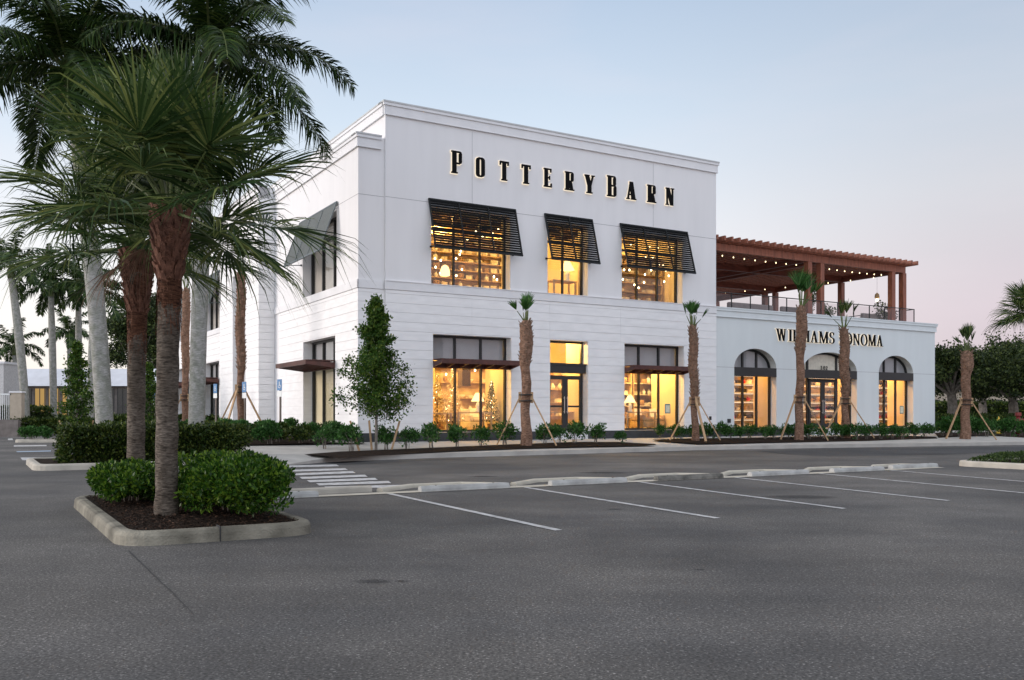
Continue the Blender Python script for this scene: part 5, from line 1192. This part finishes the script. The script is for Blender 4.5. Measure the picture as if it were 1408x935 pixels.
# ---- side bed shrubs along the left wall ----
sp = [(-4.3, -.2), (-3.4, -.4), (-2.3, -.3), (-1.2, -.3), (-.5, .6), (-3.9, 1.3), (-2.7, 1.1), (-1.5, 1.4), (-3.3, 2.8), (-2.0, 2.9), (-.8, 2.8), (-3.8, 4.4), (-2.4, 4.6), (-1.1, 4.8), (-3.1, 6.2), (-1.7, 6.4), (-3.9, 8.0), (-2.6, 8.2), (-1.2, 8.4), (-3.4, 10), (-2.2, 10.2), (-3.2, 12), (-2.0, 12.3), (-3.0, 14.4), (-1.9, 14.6)]
spr = [shrubthing('shrub', 'low green shrub in the mulch bed along the left side wall', *sp[i], zg(*sp[i])+.03, i, .62, .6, .62+.1*(i % 2), 1700, .1, M['bushyoung'] if i % 2 else M['hedge'], 80+i, 'shrubs in the bed along the left side wall', 9) for i in range(4)]
for i in range(4): spr[i]['label'] = f'{ORD[i]} nearest low green shrub in the bed along the left side wall'
for i, (u, v) in enumerate(sp[4:]):
    o = copy_tree(spr[i % 4]); x, y = W(u, v); o.location = (x, y, zg(u, v)+.03); o.rotation_euler = (0, 0, i*1.3); s = .85+.3*((i*7) % 5)/5; o.scale = (s, s, s); o['label'] = f'{ORD[i+4]} nearest low green shrub in the bed along the left side wall'
# ---- front bed shrubs ----
fr1 = [(447,617),(483,620),(531,618),(560,617.5),(593,616),(629,615),(661,614),(694,613),(749,611.5),(768,611),(790,611),(819,610.5),(855,611)]
pr2 = [shrubthing('shrub', 'small bright green shrub in the mulch strip before the white facade', 0, 0, 0, 0, .42, .42, .72, 800, .095, M['bushyoung'], 100+i, 'small shrubs in the mulch strips before the stores', 9, up=.9) for i in range(3)]
used = 0
def putsh(px, py, s, label):
    global used
    u, v = Guv(px, py); x, y = W(u, v); o = pr2[used % 3] if used < 3 else copy_tree(pr2[used % 3]); used += 1
    o.location = (x, y, zg(u, v)+.04); o.rotation_euler = (0, 0, used*1.7); o.scale = (s, s, s); o['label'] = label
for i, (px, py) in enumerate(fr1):
    putsh(px, py, (1.0 if i != 12 else .7)*(.92+.16*((i*5) % 3)/2), ORD[i]+' small bright shrub from the left in the mulch strip before the white facade')
for i in range(24):
    px = 908+i*15.8; putsh(px+rnd.uniform(-4, 4), 602.6+1.6*((i*3) % 4)/4+(.5 if px < 960 else 0)+(1.5 if 930 < px < 1250 else -.5), rnd.uniform(.72, 1.0), ORD[i]+' small green shrub from the left in the strip before the arched store')
for i in range(10): putsh(1296+i*12, 600.5+(i % 3)*.6, rnd.uniform(1., 1.35), ORD[i]+' green shrub from the left in the bed beyond the pale store at far right')

# ------------------------------------------------------------------ signs on posts
def psign(label, px, D, ytop):
    x = at(px, D); u, v = UV(x, D); z = zg(u, v); H = zz(ytop, D)-z; t = thing('parking_sign', label, 'sign', (x, D, z), ROT-R(72), 'accessible parking signs beside the white store')
    MB().box(-.03, .03, -.03, .03, -.05, H-.02).build('post', M['postmetal'], t)
    p = MB().box(-.15, .15, -.045, -.032, H-.42, H).build('sign_plate', M['signblue'], t)
    s = MB(); s.prism([(q[0]*.05+.005, H-.11+q[1]*.0) for q in []] or rect(-.02, H-.13, .02, H-.09), -.05, -.0455); 
    for r_ in ringseg(0, H-.26, .075, .075, .02, .02, 150, 380, 12): s.prism(r_, -.05, -.0457)
    s.prism(rect(-.018, H-.24, .018, H-.13), -.0505, -.0458); s.prism(rect(-.01, H-.24, .075, H-.215), -.051, -.0459); s.build('wheelchair_symbol', M['signwhite'], p)
    MB().box(-.15, .15, -.045, -.032, H-.66, H-.44).build('sign_plate', M['signwhite'], t)
psign('blue and white parking sign nearest the store corner', 385.5, 34.6, 521.5)
psign('blue and white parking sign in front of the staked palm trunk', 337, 37.0, 525)
psign('blue and white parking sign furthest along the side wall', 297, 43.0, 528)
psign('small far parking sign seen between the fan palm trunks', 213, 50, 540)

# ------------------------------------------------------------------ right island, hydrant, trees
ri2 = [W(10.9, -24.5), W(14.5, -24.5), W(14.5, -16.0), W(10.9, -16.0)]
sweep('kerb', roundpoly(ri2, .7, 6), M['curbfront'], .2, .15, closed=True, kind='structure')
MB().q([(x, y, .12) for x, y in roundpoly([W(11, -24.4), W(14.4, -24.4), W(14.4, -16.1), W(11, -16.1)], .65, 6)]).build('mulch_bed', M['mulch'])['kind'] = 'structure'
x, y = W(12.7, -20.2); t = thing('groundcover_bed', 'low dark green groundcover mound on the right hand kerbed island', 'groundcover', (x, y, .12), ROT)
rg = np.random.default_rng(91); n = 26000; ua = (rg.random(n)*2-1); va = (rg.random(n)*2-1); hh = .34*np.clip(1.02-np.maximum(np.abs(ua)**6, np.abs(va)**8), 0, 1)*(.88+.12*np.sin(ua*9)*np.cos(va*14)); C = np.stack([ua*1.55, va*3.9, hh*(.8+.2*rg.random(n))], 1)
bulkquads('foliage', leaves(C, .06, rg, .8, .5), M['grass'], t)['kind'] = 'stuff'
x, y = at(1373, 50), 50; t = thing('fire_hydrant', 'yellow fire hydrant among the shrubs at the far right', 'hydrant', (x, y, .35))
MB().lathe([(.14, 0), (.14, .06), (.11, .08), (.11, .55), (.14, .57), (.14, .62), (.12, .7), (.07, .78), (.03, .8), (.03, .85), (.001, .86)], n=14).build('barrel', M['hydrant'], t, True)
for s in (-1, 1): MB().tube([(0, 0, .45), (s*.2, 0, .45)], [.06, .06], 10).tube([(s*.2, 0, .45), (s*.24, 0, .45)], [.075, .075], 6).build('outlet', M['hydrant'], t)
t.scale = (1.1, 1.1, 1.1)
x, y = at(1400, 49), 49; t = thing('fire_standpipe', 'dark red standpipe at the right edge behind the shrubs', 'standpipe', (x, y, .35))
MB().tube([(0, 0, 0), (0, 0, 1.0)], .11, 12).build('pipe', M['redpaint'], t, True); MB().tube([(0, 0, .98), (0, 0, 1.16)], [.17, .15], 12).tube([(-.28, 0, .75), (.28, 0, .75)], .08, 10).build('valve', M['redpaint'], t)
def oak(label, px, D, z, H, rx, ztr, seed, n=26000, lobes=26, size=.2, trunk=.35, name='oak_tree', m='oak'):
    x = at(px, D); t = thing(name, label, 'tree', (x, D, z), 0, 'background broadleaf trees'); rn = random.Random(seed); rg = np.random.default_rng(seed); b = MB()
    b.tube([(0, 0, -.2), (.1, 0, ztr*.6), (.0, 0, ztr)], [trunk*1.2, trunk*.9, trunk*.8], 10); cl = []
    for i in range(lobes):
        a = i*2.4; q = math.sqrt((i+.5)/lobes); rr7 = rx*q*rn.uniform(.75, 1.05); top = H-.45*(H-ztr)*q*q; zc = rn.uniform(ztr+.5, top) if i % 2 else top*rn.uniform(.86, .97); e = Vector((rr7*math.cos(a), rr7*math.sin(a)*.8, zc)); mid = Vector((e.x*.45, e.y*.45, ztr+(zc-ztr)*.45+.3))
        b.tube([(0, 0, ztr*.9), tuple(mid), tuple(e)], [trunk*.35, trunk*.2, .03], 6)
        for k7 in range(6): cl.append((e.x+rn.gauss(0, rx*.13), e.y+rn.gauss(0, rx*.13), e.z+rn.gauss(0, (H-ztr)*.07), rx*rn.uniform(.07, .13)))
    b.build('trunk', M['oakbark'], t); cl = np.array(cl); idx = rg.integers(len(cl), size=n); C = cl[idx, :3]+rg.normal(size=(n, 3))*cl[idx, 3][:, None]*np.array([1, 1, .8]); C[:, 2] = np.maximum(C[:, 2], ztr*.75)
    bulkquads('crown', leaves(C, size, rg, .1, .6), M[m], t); return t
oak('spreading oak with pale branches right beside the pale store', 1308, 62, .3, zz(482, 62)-.3, 3.4, 2.6, 201, 22000)
oak('tall dense tree at the far right edge', 1392, 66, .3, zz(468, 66)-.3, 3.6, 2.3, 202, 26000)
oak('lower broad tree between the two right hand trees', 1350, 78, .3, zz(492, 78)-.3, 4.6, 2.6, 203, 20000)
oak('distant dark tree past the right picture edge', 1450, 60, .3, 6.0, 3.5, 1.9, 204, 14000)
oak('dark oak standing behind the fan palm trunks', 190, 108, .2, zz(400, 108), 4.6, 5.5, 205, 20000, size=.3)
oak('thin oak between the far royal palms', 216, 112, .2, zz(410, 112), 4.2, 5.0, 206, 14000, size=.3)
hedge('dark hedge behind the staked palm at the far right', 0, 0, 0, 0, .3, 1.0, 1, .1, M['hedge'], 1) if False else None
def whedge(label, px0, px1, D, z, h, depth, n, size, seed, m='hedge'):
    x0, x1 = at(px0, D), at(px1, D); return hedge(label, x0, x1, D, D+depth, z, h, n, size, M[m], seed, world=((x0+x1)/2, D+depth/2))
whedge('long dark hedge behind the trees at the far right', 1287, 1480, 58, .3, 1.0, 1.4, 9000, .14, 301)
whedge('distant tall dark hedge closing the view at the far right', 1270, 1520, 92, .3, 2.2, 2, 9000, .3, 302)
# pale distant building fragments seen under the right trees
x = at(1345, 110); t = thing('distant_building', 'pale distant building glimpsed under the right hand trees', 'building', (x, 110, 0))
MB().box(-16, 16, 0, 8, 0, 4.2).build('wall', M['farbeige'], t); MB().box(-16.4, 16.4, -.4, 8.4, 4.2, 4.6).build('roof', M['farwhite'], t)
for i in range(8): MB().box(-14+i*3.7, -12+i*3.7, -.03, -.003, .8, 3.2).build('window', M['fardark'], t)

# ------------------------------------------------------------------ far left
x0, x1 = at(8, 95), at(330, 95); t = thing('distant_building', 'long low pale shop building with dark glazing behind the royal palms', 'building', (0, 95, 0))
zr0, zr1, zw = zz(507, 97), zz(535, 95), zz(531, 95)
MB().box(x0, x1, 0, 10, 0, zw-.02).build('wall', M['fargrey'], t); MB().q([(x0-.5, -.7, zw), (x1, -.7, zw), (x1, 2.2, zr0), (x0-.5, 2.2, zr0), (x0-.5, 10, zw), (x1, 10, zw), (x1, 10, zr0), (x0-.5, 10, zr0)], [(0,1,2,3),(3,2,6,7),(0,4,5,1),(0,3,7,4),(1,5,6,2),(4,7,6,5)]).build('roof', M['farwhite'], t)
n = 17; wv = (x1-x0)/n
for i in range(n):
    a = x0+i*wv+.12; w_ = bpy.data.objects.new('window', None); COL.objects.link(w_); w_.parent = t; litw = i in (2, 3, 4)
    MB().box(a, a+wv-.3, -.03, -.003, .9, zw-.25).build('pane', M['farlit'] if litw else M['fardark'], w_)
    f_ = MB()
    for k8 in (0, .5, 1): f_.box(a+(wv-.38)*k8, a+(wv-.38)*k8+.08, -.06, -.032, .9, zw-.25)
    f_.box(a+.082, a+wv-.39, -.058, -.034, 2.2, 2.28); f_.build('frame', M['black'], w_)
x = at(4, 66); t = thing('distant_building', 'white brick building corner at the far left edge', 'building', (x, 66, 0))
MB().box(-9, .05, 0, 2.4, 0, zz(500, 66)).build('wall', M['farwall'], t); MB().box(-9, .15, -.1, 2.5, zz(500, 66), zz(500, 66)+.15).build('coping', M['trimw'], t)
x = at(21, 60); t = thing('low_wall', 'beige stucco wall block beside the far left building', 'wall', (x, 60, 0)); MB().box(-.35, .4, 0, .4, 0, zz(540, 60)).build('wall', M['farbeige'], t); MB().box(-.4, .45, -.05, .45, zz(540, 60)+.002, zz(540, 60)+.1).build('coping', M['trimw'], t)
x = at(-10, 60); t = thing('fence', 'white picket fence panel at the far left edge', 'fence', (x, 60, 0)); b = MB().box(0, 1.2, 0, .06, zz(541, 60)-.1, zz(541, 60)).box(0, 1.2, 0, .06, .8, .88)
for i in range(9): b.box(.05+i*.14, .08+i*.14, .01, .05, .1, zz(541, 60)-.1)
b.build('fence_panel', M['signwhite'], t)
whedge('far clipped hedge at the left edge behind the royal palms', -60, 62, 64, .1, zz(561, 64)-.1, 1.2, 6000, .18, 311)
whedge('long clipped hedge in front of the far left royal palms', 15, 190, 60, .1, zz(577, 60)-.1, 1.2, 9000, .16, 312)
whedge('short clipped hedge between the thick palm trunks', 150, 300, 52, .1, zz(574, 52)-.1, 1.2, 6000, .16, 313)
whedge('far hedge in front of the long low building', 60, 300, 84, .1, zz(572, 84)-.1, 1.4, 6000, .2, 314)
x = at(5, 58); t = thing('low_wall', 'low brown wall at the far left edge of the car park', 'wall', (x, 58, 0)); MB().box(-4, .9, 0, .3, 0, zz(577, 58)).build('wall', M['fargrey'], t)
# far left islands
def island(px0, px1, D, depth):
    x0, x1 = at(px0, D), at(px1, D); P = roundpoly([(x0, D), (x1, D), (x1, D+depth), (x0, D+depth)], .4, 5); sweep('kerb', P, M['curbfront'], .2, .15, closed=True, kind='structure'); MB().q([(a, b_, .12) for a, b_ in roundpoly([(x0+.1, D+.1), (x1-.1, D+.1), (x1-.1, D+depth-.1), (x0+.1, D+depth-.1)], .35, 5)]).build('mulch_bed', M['mulch'])['kind'] = 'structure'
island(18, 95, 46*.8, 3.5) if False else None
D1 = 1.4*F/(608-HY); x0, x1 = at(18, D1), at(150, D1)
P = roundpoly([(x0, D1), (x1, D1), (x1, 34), (x0+.4, 34)][:4], .3, 4) if D1 < 33.5 else None
D2 = 1.4*F/(608.5-HY)
xa, xb = at(17, D2), at(110, D2)
island(17, 110, D2, 2.0)
D3 = 1.4*F/(596-HY)
island(3, 120, D3-8, 2.2) if False else None
for i, (px, D) in enumerate([(42, D2+.9), (62, D2+1.0)]):
    x = at(px, D); u, v = UV(x, D); shrubthing('shrub', ['tufty grey green shrub on the far left island', 'smaller tufty shrub on the far left island, right of the larger one'][i], u, v, .13, 0, .5-.15*i, .5, .6, 900, .12, M['bushyoung'], 320+i, 'shrubs on the far left island')

rg = np.random.default_rng(777); n = 26000
for nm_, (xa, xb, yy, hh_) in (('a', (-230, -75, 190, 8)), ('b', (70, 330, 200, 9))):
    X = xa+(xb-xa)*rg.random(n); Y = yy+6*rg.normal(size=n); Zc = hh_*rg.random(n)*(.72+.2*np.sin(X*.31)+.12*np.sin(X*.83+1)); C = np.stack([X, Y, Zc], 1)
    tag(bulkquads('distant_trees', leaves(C, 1.1, rg, .1, .6), M['oak']), 'far dark tree belt closing the '+('left' if nm_ == 'a' else 'right')+' side of the horizon', 'trees', kind='stuff')
# terrace plants
for i, (px, h, w_, lb) in enumerate([(1213, 1.5, .45, 'dark leafy potted shrub by the right pergola posts on the roof terrace'), (1222, 1.0, .4, 'second potted shrub against the right pergola posts on the roof terrace'), (1137, .9, .45, 'feathery potted plant just right of the middle pergola posts'), (1117, 2.2, .25, 'tall thin climbing plant between the middle pergola posts')]):
    v = 1.6; u = uof(px, v); x, y = W(u, v); t = thing('potted_plant', lb, 'plant', (x, y, ZT), ROT, 'potted plants on the roof terrace'); rg = np.random.default_rng(400+i)
    MB().lathe([(.16, 0), (.22, .4), (.2, .41), (.18, .36)], n=12).build('pot', M['planter'], t); MB().tube([(0, 0, .3), (0, 0, .3+h*.8)], [.02, .008], 5).build('stem', M['oakbark'], t)
    o = shrub_mesh('foliage', rg, w_, w_, h, 500, .12, M['sabal'] if i != 2 else M['treeleaf'], t, 9); o.location = (0, 0, .3)
x, y = W(ue1-1.1, 1.2)
